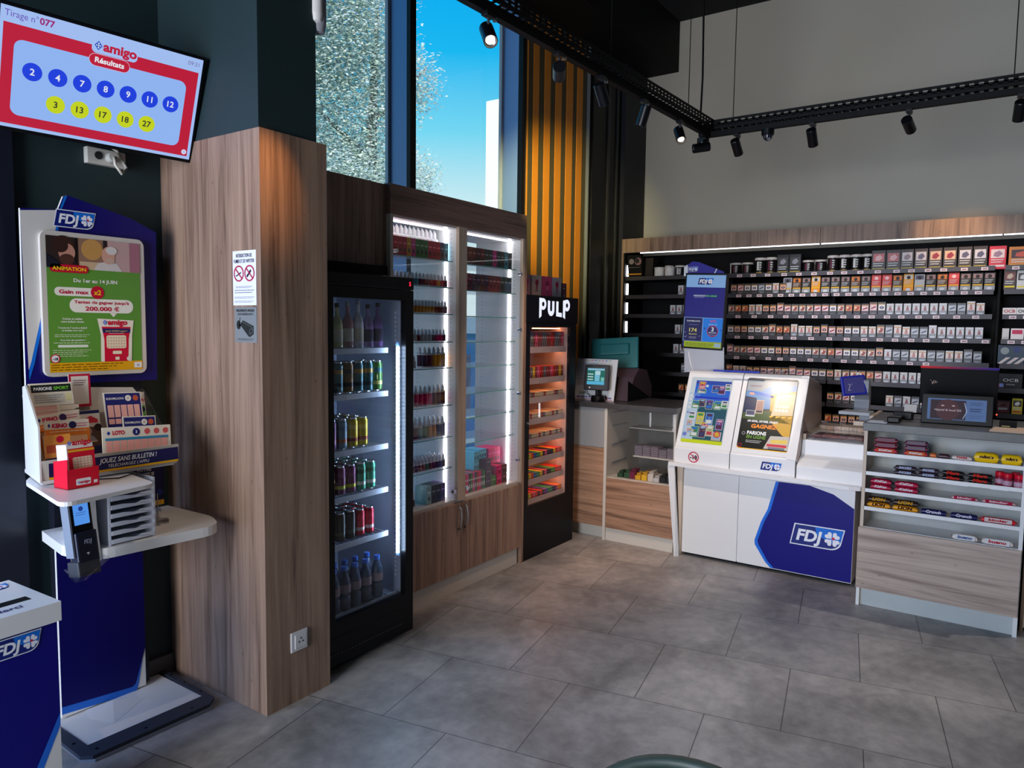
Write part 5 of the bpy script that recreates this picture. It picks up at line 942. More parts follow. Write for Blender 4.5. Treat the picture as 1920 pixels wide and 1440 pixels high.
for x, y in ((-.132, -.155), (-.12, -.185), (-.02, -.18), (-.13, -.19)): a.circ(x, y, .003, (210, 220, 250), 3, 6)
a.circ(.075, -.140, .042, (190, 60, 90), 3); a.circ(.075, -.140, .037, (26, 32, 110), 4); a.text('3', .075, -.140, .042, (235, 240, 250), 5, .03); a.text('MILLIONS', .075, -.155, .012, (220, 225, 240), 5, .02, 'c', 0, .055); a.lines(.05, .10, -.168, 1, .008, (180, 190, 230), 5); a.text('LOTO', .075, -.074, .020, (220, 60, 90), 3, .04, 'c', 0, .045); a.text('GRAND LOTO', .075, -.096, .012, (180, 220, 250), 3, .01, 'c', 0, .065); a.circ(.016, -.122, .007, (30, 70, 150), 3, 10); a.circ(.136, -.13, .007, (40, 90, 200), 3, 10); a.build('screen', ps)
# ---- customer display of the scanner
sd = empty('ticket_scanner', (5.0, .80, 1.08), 'grey ticket scanner with a tilted blue screen at the left end of the sweets counter', 'scanner')
Ms = Matrix.Translation((4.95, .828, 1.262)) @ Matrix.Rotation(R(22), 4, 'Z') @ Matrix.Rotation(R(14), 4, 'Y') @ Matrix.Rotation(R(-7), 4, 'X')
MB(Ms).box(-.008, .012, -.072, .072, -.062, .062, mat('scanner_blue', (26, 34, 150), .35)).build('screen_frame', sd, .006)
n_ = Ms.to_3x3(); a = Art(Ms @ Vector((-.0085, 0, 0)), n_ @ Vector((0, -1, 0)), n_ @ Vector((0, 0, 1)), emit=.4); a.rect(-.056, -.050, .060, .050, (70, 66, 150), 0); a.line(-.035, -.030, -.020, .006, .003, (210, 205, 230), 1); a.line(-.020, .006, -.032, .010, .003, (210, 205, 230), 1); a.line(-.035, -.030, -.020, -.028, .003, (210, 205, 230), 1); a.line(-.012, .0, -.008, .014, .002, (180, 170, 220), 1); a.build('screen', sd)
m = MB(); prof = [(4.97, 1.30), (5.02, 1.30), (5.06, 1.25), (5.075, 1.17), (5.06, 1.10), (5.02, 1.085), (4.98, 1.085), (5.01, 1.12), (5.02, 1.17), (5.005, 1.20), (4.965, 1.215)]
m.prism([(x, .745, z) for x, z in prof], (0, .085, 0), greyp); m.build('arm', sd, .008); MB().prism([(4.90, .90, 1.083), (4.90, .72, 1.083), (5.06, .72, 1.083), (5.06, .88, 1.083)], (0, 0, .018), mat('scanner_plate', (150, 152, 156), .4)).build('reading_plate', sd, .005)
m = MB(); m.box(4.97, 5.06, .725, .79, 1.045, 1.083, greyp); m.build('foot', sd)
sp_ = MB(); sp_.box(4.93, 5.30, .705, .725, .93, 1.083, woodpale); sp_.box(4.90, 5.3, .705, .81, 1.02, 1.045, woodpale); tag(sp_.build('wood_bracket'), 'pale wooden ledge carrying the scanner between the two counters', 'ledge')

# ---- sweets counter
cc = empty('sweets_counter', (4.9, .31, 0), 'oak and white counter front with five shelves of sweets, right foreground of the till', 'counter')
m = MB(); m.box(4.615, 5.25, .682, .700, 0, 1.03, woodpale); m.box(4.60, 5.25, -.078, -.060, 0, 1.03, white); m.box(4.86, 4.87, -.06, .682, .45, 1.03, offw); m.box(5.22, 5.24, -.06, .682, .05, 1.03, cream); m.box(4.6, 4.615, .682, .700, .11, 1.03, woodpale); m.build('carcass', cc)
MB().box(4.585, 4.60, -.075, .705, .108, .468, woody).build('front_panel', cc, .001); MB().box(4.60, 4.615, .685, .702, 0, .108, white).build('foot_strip', cc); MB().box(4.595, 4.615, -.078, -.058, 0, .108, white).build('foot_strip', cc)
MB().box(4.625, 4.64, -.058, .684, 0, .108, mat('plinth_grey_white', (186, 192, 190), .5, noise=.04, nscale=6)).build('plinth', cc)
CR = [.905, .790, .690, .585, .466]
for z in CR: m = MB(); m.box(4.61, 4.86, -.06, .682, z-.016, z-.004, white); m.box(4.60, 4.61, -.06, .684, z-.016, z+.005, white); m.build('shelf', cc)
MB().box(4.575, 5.27, -.085, .705, 1.032, 1.078, mat('grey_stone_top', (84, 84, 84), .4, noise=.15, nscale=18)).build('counter_top', cc, .003)
m = MB(); m.box(4.5995, 4.60, .18, .28, .772, .782, C((235, 235, 235))); m.box(4.5995, 4.60, .00, .08, .772, .782, C((235, 235, 235))); m.build('price_strip', cc)
def wrapper(L, W_, H, c, label, group, name='chocolate_bar', cat='sweet', txt=None, tc_=(240, 240, 240), band=None, end=None, loc=(0, 0, 0), tilt=38, rz=0, size=None):
    """pillow pack with crimped ends lying along Y, printed face turned up and outwards"""
    Mx = Matrix.Translation(loc) @ Matrix.Rotation(R(rz), 4, 'Z'); m = MB(Mx); n = 14; cm = C(c, .28); em = C(end, .28) if end else cm; secs = []
    ks = [(-.5, .10, 1.), (-.455, .12, 1.), (-.45, .30, .96), (-.41, .85, .92), (-.25, 1, .93), (0, 1, .92), (.25, 1, .93), (.41, .85, .92), (.45, .30, .96), (.455, .12, 1.), (.5, .10, 1.)]
    vs = []; fs = []
    for t, hf, wf in ks:
        for j in range(n):
            a_ = 2*math.pi*j/n; cx = abs(math.cos(a_))**.6*math.copysign(1, math.cos(a_)); sz = abs(math.sin(a_))**.7*math.copysign(1, math.sin(a_))
            vs.append((cx*W_/2*wf, t*L, H/2+sz*H/2*hf))
    for i in range(len(ks)-1):
        for j in range(n): fs.append((i*n+j, i*n+(j+1) % n, (i+1)*n+(j+1) % n, (i+1)*n+j))
    k = n
    m.add(vs, fs[2*n:-2*n], cm, True); m.add(vs, fs[:2*n]+fs[-2*n:], em, False)
    u, v_ = Vector((0, -1, 0)), Vector((math.sin(R(tilt)), 0, math.cos(R(tilt))))
    q = Art(Vector((-W_*.47, 0, H*.62)), u, v_, rough=.3, step=.0008); q.o += q.n*.002
    if band: q.rect(-L*.36, -H*.42, L*.36, H*.36, band, 0)
    if txt:
        s_ = size or H*.62; q.text(txt, 0, -s_*.36, s_, tc_, 1, .04, 'c', .1, L*.52)
    for f, mi in zip(q.f, q.m): m.add([q.v[i] for i in f], [tuple(range(len(f)))], q.mats[mi])
    o = m.build(name); tag(o, label, cat, group); return o
X0 = 4.648
def bar(y0, y1, z, c, label, **k):
    W_ = k.pop('W', .050); H = k.pop('H', .024)*1.22; dx = k.pop('dx', 0); return wrapper(abs(y1-y0), W_, H, c, label, k.pop('group', None), loc=(X0+dx, (y0+y1)/2, z), **k)
z = CR[0]+.0
for j in range(3): bar(.655, .525, CR[0]-.003+j*.030, (120, 20, 44) if j else (196, 30, 60), ('red', 'dark red', 'dark wine red')[j]+' wrapped chocolate bar, '+('bottom', 'middle', 'top')[j]+' of the left pile, top sweets shelf', band=(150, 110, 120) if j else (226, 90, 70), txt='KitKat' if not j else None, H=.025)
for j in range(3): bar(.500, .375, CR[0]-.003+j*.029, ((206, 40, 60), (110, 20, 60), (90, 24, 60))[j], ('red', 'purple-red', 'dark plum')[j]+' wrapped chocolate bar, '+('bottom', 'middle', 'top')[j]+' of the second pile on the top sweets shelf', band=(226, 110, 60) if not j else (140, 120, 130), txt='KitKat' if not j else None, dx=-.0 if j else -.0)
bar(.37, .335, CR[0]-.003, (214, 110, 50), 'short orange and red bar end beside the second pile on the top sweets shelf'); bar(.33, .27, CR[0]-.003, (70, 40, 50), 'small dark brown bar on the top sweets shelf, left of the cream and red bar'); bar(.268, .165, CR[0]-.003, (214, 196, 190), 'cream wrapped caramel bar with red lettering on the top sweets shelf', txt='TWIX', tc_=(200, 24, 40))
for k_, (y0, y1) in enumerate(((.165, .045), (.043, -.055))): bar(y0, y1, CR[0]-.003, (236, 190, 20), 'bright yellow sweet bag on the top shelf, '+('left one', 'right one at the counter edge')[k_], W=.068, H=.048, txt="m&m's", tc_=(60, 30, 30), size=.026, name='sweet_bag', end=(250, 210, 40))
m = MB(); m.box(4.625, 4.75, .535, .665, CR[1]-.003, CR[1], C((206, 206, 210))); tag(m.build('paper_sheet'), 'sheet of paper lying at the left end of the second sweets shelf', 'paper')
for k_, (y0, y1) in enumerate(((.545, .425), (.425, .315))):
    for j in range(2): bar(y0, y1, CR[1]-.003+j*.027, (50, 38, 50), 'dark peanut bar with pale lettering, '+('lower','upper')[j]+' of the '+('left', 'right')[k_]+' pair on the second sweets shelf', txt='SNICKERS', tc_=(200, 206, 236), H=.023, size=.020, end=(70, 60, 80))
for k_, (y0, y1) in enumerate(((.31, .195), (.19, .065))):
    for j in range(2): bar(y0, y1, CR[1]-.003+j*.027, (26, 20, 22), 'black wrapped bar with red lettering, '+('lower', 'upper')[j]+' of the '+('left', 'right')[k_]+' pair on the second sweets shelf', txt='Mars', tc_=(226, 50, 40), H=.023, size=.026)
for k_, (y, x) in enumerate(((.04, 4.69), (.005, 4.65), (-.03, 4.70), (-.045, 4.64))):
    t = empty('gum_jar', (x, y, CR[1]-.004), ('red gum jar at the left rear of the jar cluster', 'front red gum jar with pale label', 'red gum jar at the rear right of the jar cluster', 'red gum jar nearest the right edge')[k_]+' on the second sweets shelf', 'jar')
    MB().lathe([(0, 0), (.021, 0), (.023, .006), (.023, .045), (.019, .052)], C((150, 30, 56), .25), (x, y, CR[1]-.004), 20).build('body', t); MB().lathe([(.0235, .010), (.0235, .034)], C((190, 150, 170), .3), (x, y, CR[1]-.004), 20).build('jar_label', t); MB().lathe([(.021, .050), (.022, .052), (.022, .070), (.018, .073), (0, .073)], C((206, 20, 44), .3), (x, y, CR[1]-.004), 20).build('lid', t)
for k_, (y0, y1) in enumerate(((.665, .545), (.54, .41))):
    for j in range(2): bar(y0, y1, CR[2]-.003+j*.032, (170, 20, 60), 'crimson wafer bar with dark ends, '+('lower', 'upper')[j]+' of the '+('left', 'right')[k_]+' pair on the third sweets shelf', txt='KitKat', tc_=(240, 230, 230), H=.027, W=.05, end=(60, 40, 50))
for k_, (y0, y1) in enumerate(((.26, .125), (.12, -.045))): bar(y0, y1, CR[2]-.003, (206, 160, 160), ('left', 'right')[k_]+' pink and white flat bar on the third sweets shelf', band=(190, 30, 70), txt='kinder', tc_=(240, 225, 225), H=.018)
for k_, (y0, y1) in enumerate(((.675, .545), (.545, .405))):
    for j in range(2): bar(y0, y1, CR[3]-.003+j*.031, (226, 150, 20) if not j else (50, 30, 26), ('yellow-orange', 'dark brown')[j]+' wrapped bar, '+('lower', 'upper')[j]+' of the '+('left', 'right')[k_]+' pair on the fourth sweets shelf', txt='LION', tc_=(60, 24, 20) if not j else (226, 160, 30), H=.026, W=.05, size=.026)
for k_, (y0, y1) in enumerate(((.405, .265), (.262, .12))): bar(y0, y1, CR[3]-.003, (30, 30, 84), ('left', 'right')[k_]+' dark blue crispy bar on the fourth sweets shelf', txt='Crunch', tc_=(226, 220, 236), H=.026, W=.05, end=(200, 150, 110), size=.024)
bar(.12, -.05, CR[3]-.003, (214, 30, 44), 'red and white long bar at the right end of the fourth sweets shelf', band=(226, 214, 210), txt='kinder', tc_=(200, 30, 50), H=.026, W=.05)
for k_, (y0, y1) in enumerate(((.245, .115), (.11, -.045))): bar(y0, y1, CR[4]-.003, (226, 214, 206), ('white and blue', 'white and red')[k_]+' wafer bar on the lowest sweets shelf', band=(236, 232, 230), txt='bueno', tc_=((60, 90, 150), (200, 30, 50))[k_], H=.030, W=.055, end=(190, 160, 140), size=.024)
# things on the counter top
po = empty('till_screen', (4.95, .28, 1.078), 'black till with a coloured top edge and a lit customer screen on the sweets counter', 'till')
Mo = Matrix.Translation((4.93, .275, 1.29)) @ Matrix.Rotation(R(3), 4, 'Z') @ Matrix.Rotation(R(-12), 4, 'Y')
MB(Mo).box(0, .03, -.198, .188, -.115, .105, black).build('rear_screen', po, .004)
m = MB(Mo); nseg = 16
for i in range(nseg):
    t = i/(nseg-1); c = (int(230-190*t), int(30-6*t), int(40+110*t)); m.box(-.001, .022, .188-(i+1)*.386/nseg, .188-i*.386/nseg, .102, .110, C(c, .4, .5))
m.build('coloured_edge', po)
n_ = Mo.to_3x3(); a = Art(Mo @ Vector((-.001, 0, 0)), n_ @ Vector((0, -1, 0)), n_ @ Vector((0, 0, 1))); GO = (190, 160, 140); a.line(-.125, .006, -.116, .030, .004, GO, 0); a.line(-.113, .012, -.107, .028, .004, GO, 0); a.circ(-.133, .030, .003, GO, 0, 8); a.circ(-.102, .018, .003, GO, 0, 8); a.line(-.128, .014, -.123, .022, .004, GO, 0); a.build('logo', po)
Mo2 = Matrix.Translation((4.80, .262, 1.155)) @ Matrix.Rotation(R(2), 4, 'Z') @ Matrix.Rotation(R(10), 4, 'Y')
MB(Mo2).box(0, .02, -.172, .175, -.075, .095, black).build('customer_screen', po, .004)
n_ = Mo2.to_3x3(); a = Art(Mo2 @ Vector((-.0005, 0, 0)), n_ @ Vector((0, -1, 0)), n_ @ Vector((0, 0, 1)), emit=.75)
a.rect(-.145, -.050, .140, .070, (78, 106, 156), 0); a.rect(-.130, -.046, .042, .062, (44, 24, 36), 1); a.circ(-.045, .006, .058, (70, 36, 44), 2, ry=.060); a.circ(-.07, .030, .008, (200, 180, 180), 3, ry=.003); a.circ(-.018, .030, .008, (200, 180, 180), 3, ry=.003); a.text('Hyped & loud 5G', -.044, .000, .016, (190, 180, 190), 4, .01, 'c', .1, .13); a.line(.035, .050, .048, .0, .004, (150, 170, 200), 4); a.line(.048, .0, .030, -.04, .004, (150, 170, 200), 4)
a.lines(.062, .125, .050, 2, .010, (40, 54, 96), 1); a.lines(.062, .12, .015, 2, .012, (30, 44, 90), 1, .5); a.lines(.062, .13, -.020, 3, .007, (60, 80, 130), 1); a.build('screen', po)
m = MB(); m.box(4.83, 5.0, .18, .36, 1.079, 1.10, blackm); m.prism([(4.88, .22, 1.10), (4.98, .22, 1.10), (4.965, .22, 1.20), (4.93, .22, 1.20)], (0, .10, 0), blackm); m.build('base', po, .003)
MB().cyl((4.82, .075, 1.15), .004, .003, mat('red_light', (255, 60, 40), .4, emit=4), 10, 'x').build('indicator', po)
rp2 = empty('receipt_printer', (4.93, .55, 1.078), 'small black receipt printer with a strip of white paper, left of the till', 'printer')
MB().box(4.88, 4.98, .49, .59, 1.079, 1.125, black).build('casing', rp2, .006); MB().prism([(4.93, .54, 1.12), (4.93, .475, 1.12), (4.95, .475, 1.165), (4.95, .54, 1.165)], (.002, 0, 0), C((226, 214, 204))).build('paper', rp2)
cr = empty('card_reader', (4.72, .555, 1.078), 'black handheld card reader lying at the left of the sweets counter top', 'card reader'); MB().box(4.66, 4.79, .53, .595, 1.079, 1.112, black).build('casing', cr, .006)
a = Art((4.675, .59, 1.1125), (0, -1, 0), (1, 0, 0)); [a.rect(.006+i*.016, .006+j*.018, .016+i*.016, .016+j*.018, (110, 112, 110), 0) for i in range(3) for j in range(3)]; a.build('keys', cr)
m = MB(); m.box(4.60, 4.72, .59, .69, 1.0785, 1.0805, C((200, 206, 220))); tag(m.build('leaflet'), 'white leaflet with a blue stripe lying on the left end of the sweets counter top', 'leaflet'); 
m = MB(); m.box(4.80, 4.90, -.02, .06, 1.079, 1.115, blackm); m.box(4.795, 4.80, .01, .05, 1.09, 1.094, C((200, 190, 120))); tag(m.build('small_black_device', bevel=.004), 'small black device beside the right side of the till', 'device')
m = MB(); m.prism([(4.60, .10, 1.0795), (4.60, -.08, 1.0795), (4.86, -.08, 1.0795), (4.80, .08, 1.0795)], (0, 0, .006), mat('beige_mat', (186, 160, 140), .6)); tag(m.build('change_mat'), 'beige mat lying on the right end of the sweets counter top', 'mat')
# neighbouring wooden unit at the right edge
nb = empty('wood_shelf_unit', (4.95, -.35, 0), 'brown wooden shelf unit just right of the sweets counter, cut by the frame', 'shelf unit')
m = MB(); m.box(4.72, 5.2, -.60, -.585, 0, 1.0, woodv2); m.box(4.72, 5.2, -.105, -.09, 0, 1.0, woodv2); m.box(4.72, 5.2, -.585, -.105, .02, .10, woodpale); m.box(5.18, 5.2, -.585, -.105, .1, 1.0, woodv2); m.box(4.72, 5.2, -.60, -.09, 1.0, 1.03, woodpale); m.build('carcass', nb)
for z in (.38, .68): MB().box(4.73, 5.18, -.585, -.105, z, z+.018, woodpale).build('shelf', nb)
# ================================================================== TOBACCO RACK
tk = empty('tobacco_rack', (6.35, 1.4, 0), 'long wall rack of cigarette packs with oak header and light strip on the back wall', 'shelving rack')
rk = mat('rack_black', (7, 7, 9), .6, spec=.15); rail = mat('rack_rail_grey', (62, 59, 63), .4, .4, spec=.3)
m = MB(); m.box(6.56, 6.585, -.9, 3.0, .3, 2.29, rk); m.box(6.15, 6.585, 3.0, 3.025, .0, 2.29, rk); m.box(6.20, 6.585, 3.025, 3.03, 0, 2.40, rk); m.box(6.2, 6.585, -.9, 3.0, .3, .33, rk); m.build('back_panel', tk)
MB().box(6.14, 6.585, 3.012, 3.03, .3, 2.285, woodv).build('side_panel', tk)
m = MB(); m.box(6.14, 6.165, 1.32, 3.03, 2.285, 2.41, woodv); m.box(6.165, 6.59, 1.32, 3.03, 2.395, 2.41, woodv); m.build('header_board', tk)
m = MB(); m.box(6.14, 6.165, -.9, 1.317, 2.285, 2.41, woodv); m.box(6.165, 6.59, -.9, 1.317, 2.395, 2.41, woodv); m.build('header_board', tk)
for y0, y1 in ((1.33, 2.86), (.13, 1.315), (-.9, .12)): MB().box(6.168, 6.176, y0, y1, 2.277, 2.285, mat('rack_led', (240, 240, 245), .5, emit=3.2)).build('light_strip', tk)
SZ = [2.04, 1.873, 1.70, 1.527, 1.355, 1.185, 1.005, .832]
segs = [(3.0, 2.06), (2.05, 1.235), (1.225, .16), (.10, -.85)]
for i, z in enumerate(SZ+[.66]):
    for (a0, b0_) in segs[:]:
        if i == 8 and a0 > 2.5: pass
        m = MB(); m.box(6.18, 6.56, b0_, a0, z, z+.006, rk); m.box(6.168, 6.18, b0_, a0, z-.004, z+.030, rail); m.build('shelf', tk)
    MB().box(6.19, 6.20, 2.985, 3.0, z+.035, z+.135, led).build('side_light', tk)
for y in (2.055, 1.23, .13): MB().box(6.30, 6.56, y-.008, y+.008, .33, 2.04, rk).build('divider', tk)
rnd = random.Random(11)
tagm = C((226, 208, 212))
TY = []
for i, z in enumerate(SZ):
    ys = [2.35, 2.15] if i in (1, 2, 3, 4) else [2.25, 2.42] if i in (5, 6) else []
    y = 1.95 if i < 6 else 1.16
    while y > .18: ys.append(y); y -= rnd.uniform(.095, .135) if i != 1 else .085
    ys += [.04, -.04] if i in (0, 2, 3) else []
    TY.append(ys)
cnt = 0
for i, ys in enumerate(TY):
    for y in ys:
        if cnt >= 96: break
        cnt += 1; m = MB(); m.box(6.1655, 6.168, y-.021, y+.021, SZ[i]-.002, SZ[i]+.020, tagm); m.box(6.1652, 6.1655, y-.014, y+.012, SZ[i]+.004, SZ[i]+.014, C((150, 120, 130))); m.build('price_tag', tk)
# pack kinds: body colour, top strip, picture colours, lower colour, words
PK = [((200, 200, 200), (210, 140, 30), ((150, 66, 58), (214, 192, 184)), (60, 62, 66), 'white pack with orange strip and red warning picture'),
      ((190, 190, 194), (200, 150, 40), ((70, 60, 80), (226, 220, 224)), (50, 50, 56), 'grey-white pack with dark eye picture'),
      ((216, 214, 212), (206, 150, 60), ((186, 120, 112), (220, 204, 202)), (120, 124, 132), 'white pack with pale pink picture'),
      ((180, 184, 190), (120, 126, 134), ((80, 82, 98), (180, 184, 194)), (84, 88, 96), 'silver-grey pack with smoke picture'),
      ((110, 60, 46), (206, 140, 50), ((176, 70, 50), (216, 150, 100)), (44, 42, 46), 'brown pack with orange warning picture'),
      ((80, 66, 66), (214, 150, 40), ((40, 24, 26), (226, 170, 150)), (40, 40, 44), 'dark pack with black lung picture'),
      ((226, 226, 230), (200, 200, 206), ((150, 96, 104), (206, 204, 208)), (140, 144, 152), 'bright white pack with faint picture'),
      ((206, 180, 184), (216, 130, 40), ((150, 30, 60), (226, 196, 200)), (70, 62, 68), 'rose-white pack with crimson picture')]
def pack_mesh(kind, w_, h_, d_, style='pack'):
    body, strip, (p1, p2), low, words = PK[kind]; m = MB(); m.box(0, d_, -w_/2, w_/2, 0, h_, C(tuple(int(v*.7) for v in body), .35))
    a = Art((0, w_/2, 0), (0, -1, 0), (0, 0, 1), rough=.35, step=.0005)
    a.rect(.002, 0, w_-.002, h_*.36, low, 0); a.rect(w_*.2, h_*.05, w_*.8, h_*.22, tuple(min(255, int(v*1.35)+14) for v in low), 1); a.rect(.002, h_*.88, w_-.002, h_*.985, (60, 60, 64) if kind not in (2, 6) else (206, 206, 210), 0); a.rect(.002, h_*.82, w_-.002, h_*.88, strip, 1)
    a.rect(.003, h_*.38, w_-.003, h_*.80, p2, 0)
    k = kind % 4
    if k == 0: a.poly([(w_*.2, h_*.40), (w_*.7, h_*.42), (w_*.9, h_*.72), (w_*.5, h_*.78)], p1, 1); a.circ(w_*.35, h_*.66, w_*.12, (240, 230, 220), 2, 10)
    elif k == 1: a.circ(w_*.5, h_*.58, w_*.30, p1, 1, 14, ry=h_*.11); a.circ(w_*.5, h_*.58, w_*.10, (200, 190, 210), 2, 10)
    elif k == 2: a.poly([(w_*.3, h_*.40), (w_*.75, h_*.40), (w_*.62, h_*.74), (w_*.42, h_*.74)], p1, 1); a.circ(w_*.52, h_*.72, w_*.13, (150, 110, 96), 2, 10)
    else: a.poly([(w_*.15, h_*.44), (w_*.85, h_*.60), (w_*.8, h_*.72), (w_*.2, h_*.56)], p1, 1)
    if style == 'tub': a.lines(w_*.12, w_*.8, h_*.62, 4, h_*.09, (206, 206, 206), 2, .45)
    for f, mi in zip(a.f, a.m): m.add([a.v[j] for j in f], [tuple(range(len(f)))], a.mats[mi])
    return m
_pk = {}
def put_pack(kind, y, z, shelf, w_=.050, h_=.088, noun='cigarette'):
    key = (kind, w_, h_); words = PK[kind][4].replace('pack', noun+' pack'); lab = '%s, %s rack shelf' % (words, shelf); grp = '%s, %s rack shelf' % (words, shelf)
    if key not in _pk:
        o = pack_mesh(kind, w_, h_, .022).build(noun+'_pack', base=(0, 0, 0)); _pk[key] = o; tag(o, lab, 'tobacco pack', grp); o.location = (6.185, y, z)
    else: copy_at(_pk[key], (6.185, y, z), lab, grp)
ORD = ['top', 'second', 'third', 'fourth', 'fifth', 'sixth', 'seventh', 'eighth']
def choose(i, y):
    # paired facings; warm dark packs to the left, pale silver packs to the right
    k = int(round(y/.12))+i*3
    left = [5, 0, 1, 7, 4, 5, 0, 2, 1, 7]; mid = [0, 4, 7, 1, 0, 5, 1, 2]; right = [3, 6, 2, 6, 3, 6, 2, 6, 3]
    L_ = left if y > 1.2 else mid if y > .85 else right
    return L_[(k*7) % len(L_)]
for i in (2, 3, 4, 5):
    z = SZ[i]+.022; ys = []
    y = 2.015
    while y > .20:
        ys.append(y); y -= .0575
    if i == 5: ys = [q for q in ys if not (.98 < q < 1.02)]
    for y in ys: put_pack(choose(i, y), y, z, ORD[i], .050, .100 if rnd.random() < .16 else .088)
    for y in ((2.54, 2.48, 2.42), (2.49, 2.43), (2.50, 2.44), (2.42,))[i-2]: put_pack(6 if i < 5 else 3, y, z, ORD[i])
for y in (2.47, 2.41): put_pack(6, y, SZ[1]+.022, ORD[1])
for k in range(8): put_pack((5, 7, 1, 1, 3, 1, 2, 5)[k], 2.0-k*.0575, SZ[1]+.022, ORD[1])
for y in [1.20-k*.0575 for k in range(4)]+[.78-k*.0575 for k in range(6)]: put_pack((5, 0, 7, 1)[int(y*50) % 4] if y > .9 else (3, 6, 3, 2)[int(y*50) % 4], y, SZ[6]+.022, ORD[6])
for y in (2.44, 2.38): put_pack(4, y, SZ[6]+.022, ORD[6])
for k in range(7): put_pack((4, 5, 5, 5, 5, 4, 5)[k], 1.21-k*.0575, SZ[7]+.022, ORD[7])
put_pack(6, 1.005, SZ[5]+.022, ORD[5], .034, .075)
# pouches on the second shelf
PK2 = [((40, 38, 40), 'black'), ((90, 60, 40), 'brown'), ((200, 60, 60), 'red'), ((226, 150, 30), 'orange'), ((180, 180, 184), 'silver')]
_pu = {}
def pouch(ci, y, z, h_=.130, w_=.066, shelf='second'):
    c, wn = PK2[ci]; k = (ci, h_, w_); lab = '%s rolling tobacco pouch, %s rack shelf' % (wn, shelf); grp = '%s pouches, %s rack shelf' % (wn, shelf)
    if k not in _pu:
        m = MB(); m.prism([(0, -w_/2, 0), (0, w_/2, 0), (.012, w_/2, h_), (.012, -w_/2, h_)], (.02, 0, 0), C(c, .3)); a = Art((-.0005, w_/2, 0), (0, -1, 0), (.09, 0, 1), rough=.3, step=.0006)
        a.rect(.004, h_*.30, w_-.004, h_*.37, (226, 176, 40), 1); a.rect(.002, h_*.02, w_-.002, h_*.28, (150, 154, 160) if ci != 3 else (230, 140, 20), 0); a.circ(w_/2, h_*.14, w_*.25, (200, 204, 210), 1, 12, ry=h_*.08)
        a.rect(.006, h_*.70, w_-.006, h_*.94, ((150, 120, 120), (214, 120, 50), (226, 90, 90), (200, 196, 190), (90, 90, 110))[ci], 0); a.circ(w_/2, h_*.80, w_*.2, (40, 30, 34) if ci != 2 else (236, 200, 200), 1, 12); a.lines(w_*.1, w_*.85, h_*.60, 3, h_*.075, (206, 206, 206), 1, .4)
        for f, mi in zip(a.f, a.m): m.add([a.v[j] for j in f], [tuple(range(len(f)))], a.mats[mi])
        o = m.build('tobacco_pouch', base=(0, 0, 0)); _pu[k] = o; tag(o, lab, 'tobacco pouch', grp); o.location = (6.185, y, z)
    else: copy_at(_pu[k], (6.185, y, z), lab, grp)
for k, ci in enumerate((4, 1, 0, 3, 0, 0, 0, 1, 0, 2, 2, 1, 3, 4, 0, 1, 2, 0, 0, 0)): pouch(ci, 1.565-k*.0725, SZ[1]+.022, .130 if ci not in (3, 2) else .135)
# tubs and tins on the top shelf
_tb = {}
TB = [((18, 18, 20), (200, 200, 200), 'black tub with white lid and pale print'), ((226, 220, 214), (226, 220, 214), 'white tub with white lid'), ((24, 20, 22), (90, 40, 60), 'black tub with purple picture')]
def tub(ki, y, z, r=.042, h=.112, back=0):
    c, c2, wn = TB[ki]; k = (ki, r, h); lab = '%s, %s row, top rack shelf' % (wn, 'rear' if back else 'front'); grp = '%s, top rack shelf' % wn
    if k not in _tb:
        m = MB(); bm = C(c, .35); lm = C((206, 200, 196), .35); m.lathe([(0, 0), (r, 0), (r, h*.86), (r*1.06, h*.86), (r*1.06, h*.97), (r*.9, h), (0, h)], bm, n=20, mats=[bm, bm, lm, lm, lm, lm])
        for a0, a1, z0, z1, cc_ in ((150, 210, .12, .20, (214, 164, 40)), (155, 178, .3, .78, c2), (182, 206, .68, .74, (200, 200, 200)), (182, 204, .56, .62, (200, 200, 200)), (182, 206, .44, .50, (190, 190, 190)), (182, 200, .32, .38, (190, 190, 190))):
            vs = []; n = 5
            for q in range(n+1): t = R(a0+(a1-a0)*q/n); vs += [(r*1.015*math.cos(t), r*1.015*math.sin(t), h*z0), (r*1.015*math.cos(t), r*1.015*math.sin(t), h*z1)]
            m.add(vs, [(2*q, 2*q+2, 2*q+3, 2*q+1) for q in range(n)], C(cc_, .4))
        o = m.build('tobacco_tub', base=(0, 0, 0)); _tb[k] = o; tag(o, lab, 'tobacco tub', grp); o.location = (6.24+back, y, z)
    else: copy_at(_tb[k], (6.24+back, y, z), lab, grp)
zt = SZ[0]+.007
for y in (2.70, 2.60): tub(1, y, zt, .044, .105)
for y in (2.50, 2.40, 2.31): tub(0, y, zt, .044, .112)
for y in (2.00, 1.905): tub(2, y, zt, .044, .115)
for y in (1.80,): tub(0, y, zt, .044, .150)
for y in (1.71,): tub(2, y, zt, .044, .150)
for y in (1.42, 1.325): tub(2, y, zt, .042, .115)
for k, y in enumerate((1.235, 1.15, 1.065, .985)): tub(2 if k == 0 else 0, y, zt, .041, .145)
for y in (2.65, 2.55, 2.45, 2.05, 1.95, 1.5, 1.37, 1.28): tub(1, y, zt, .040, .125, .11)
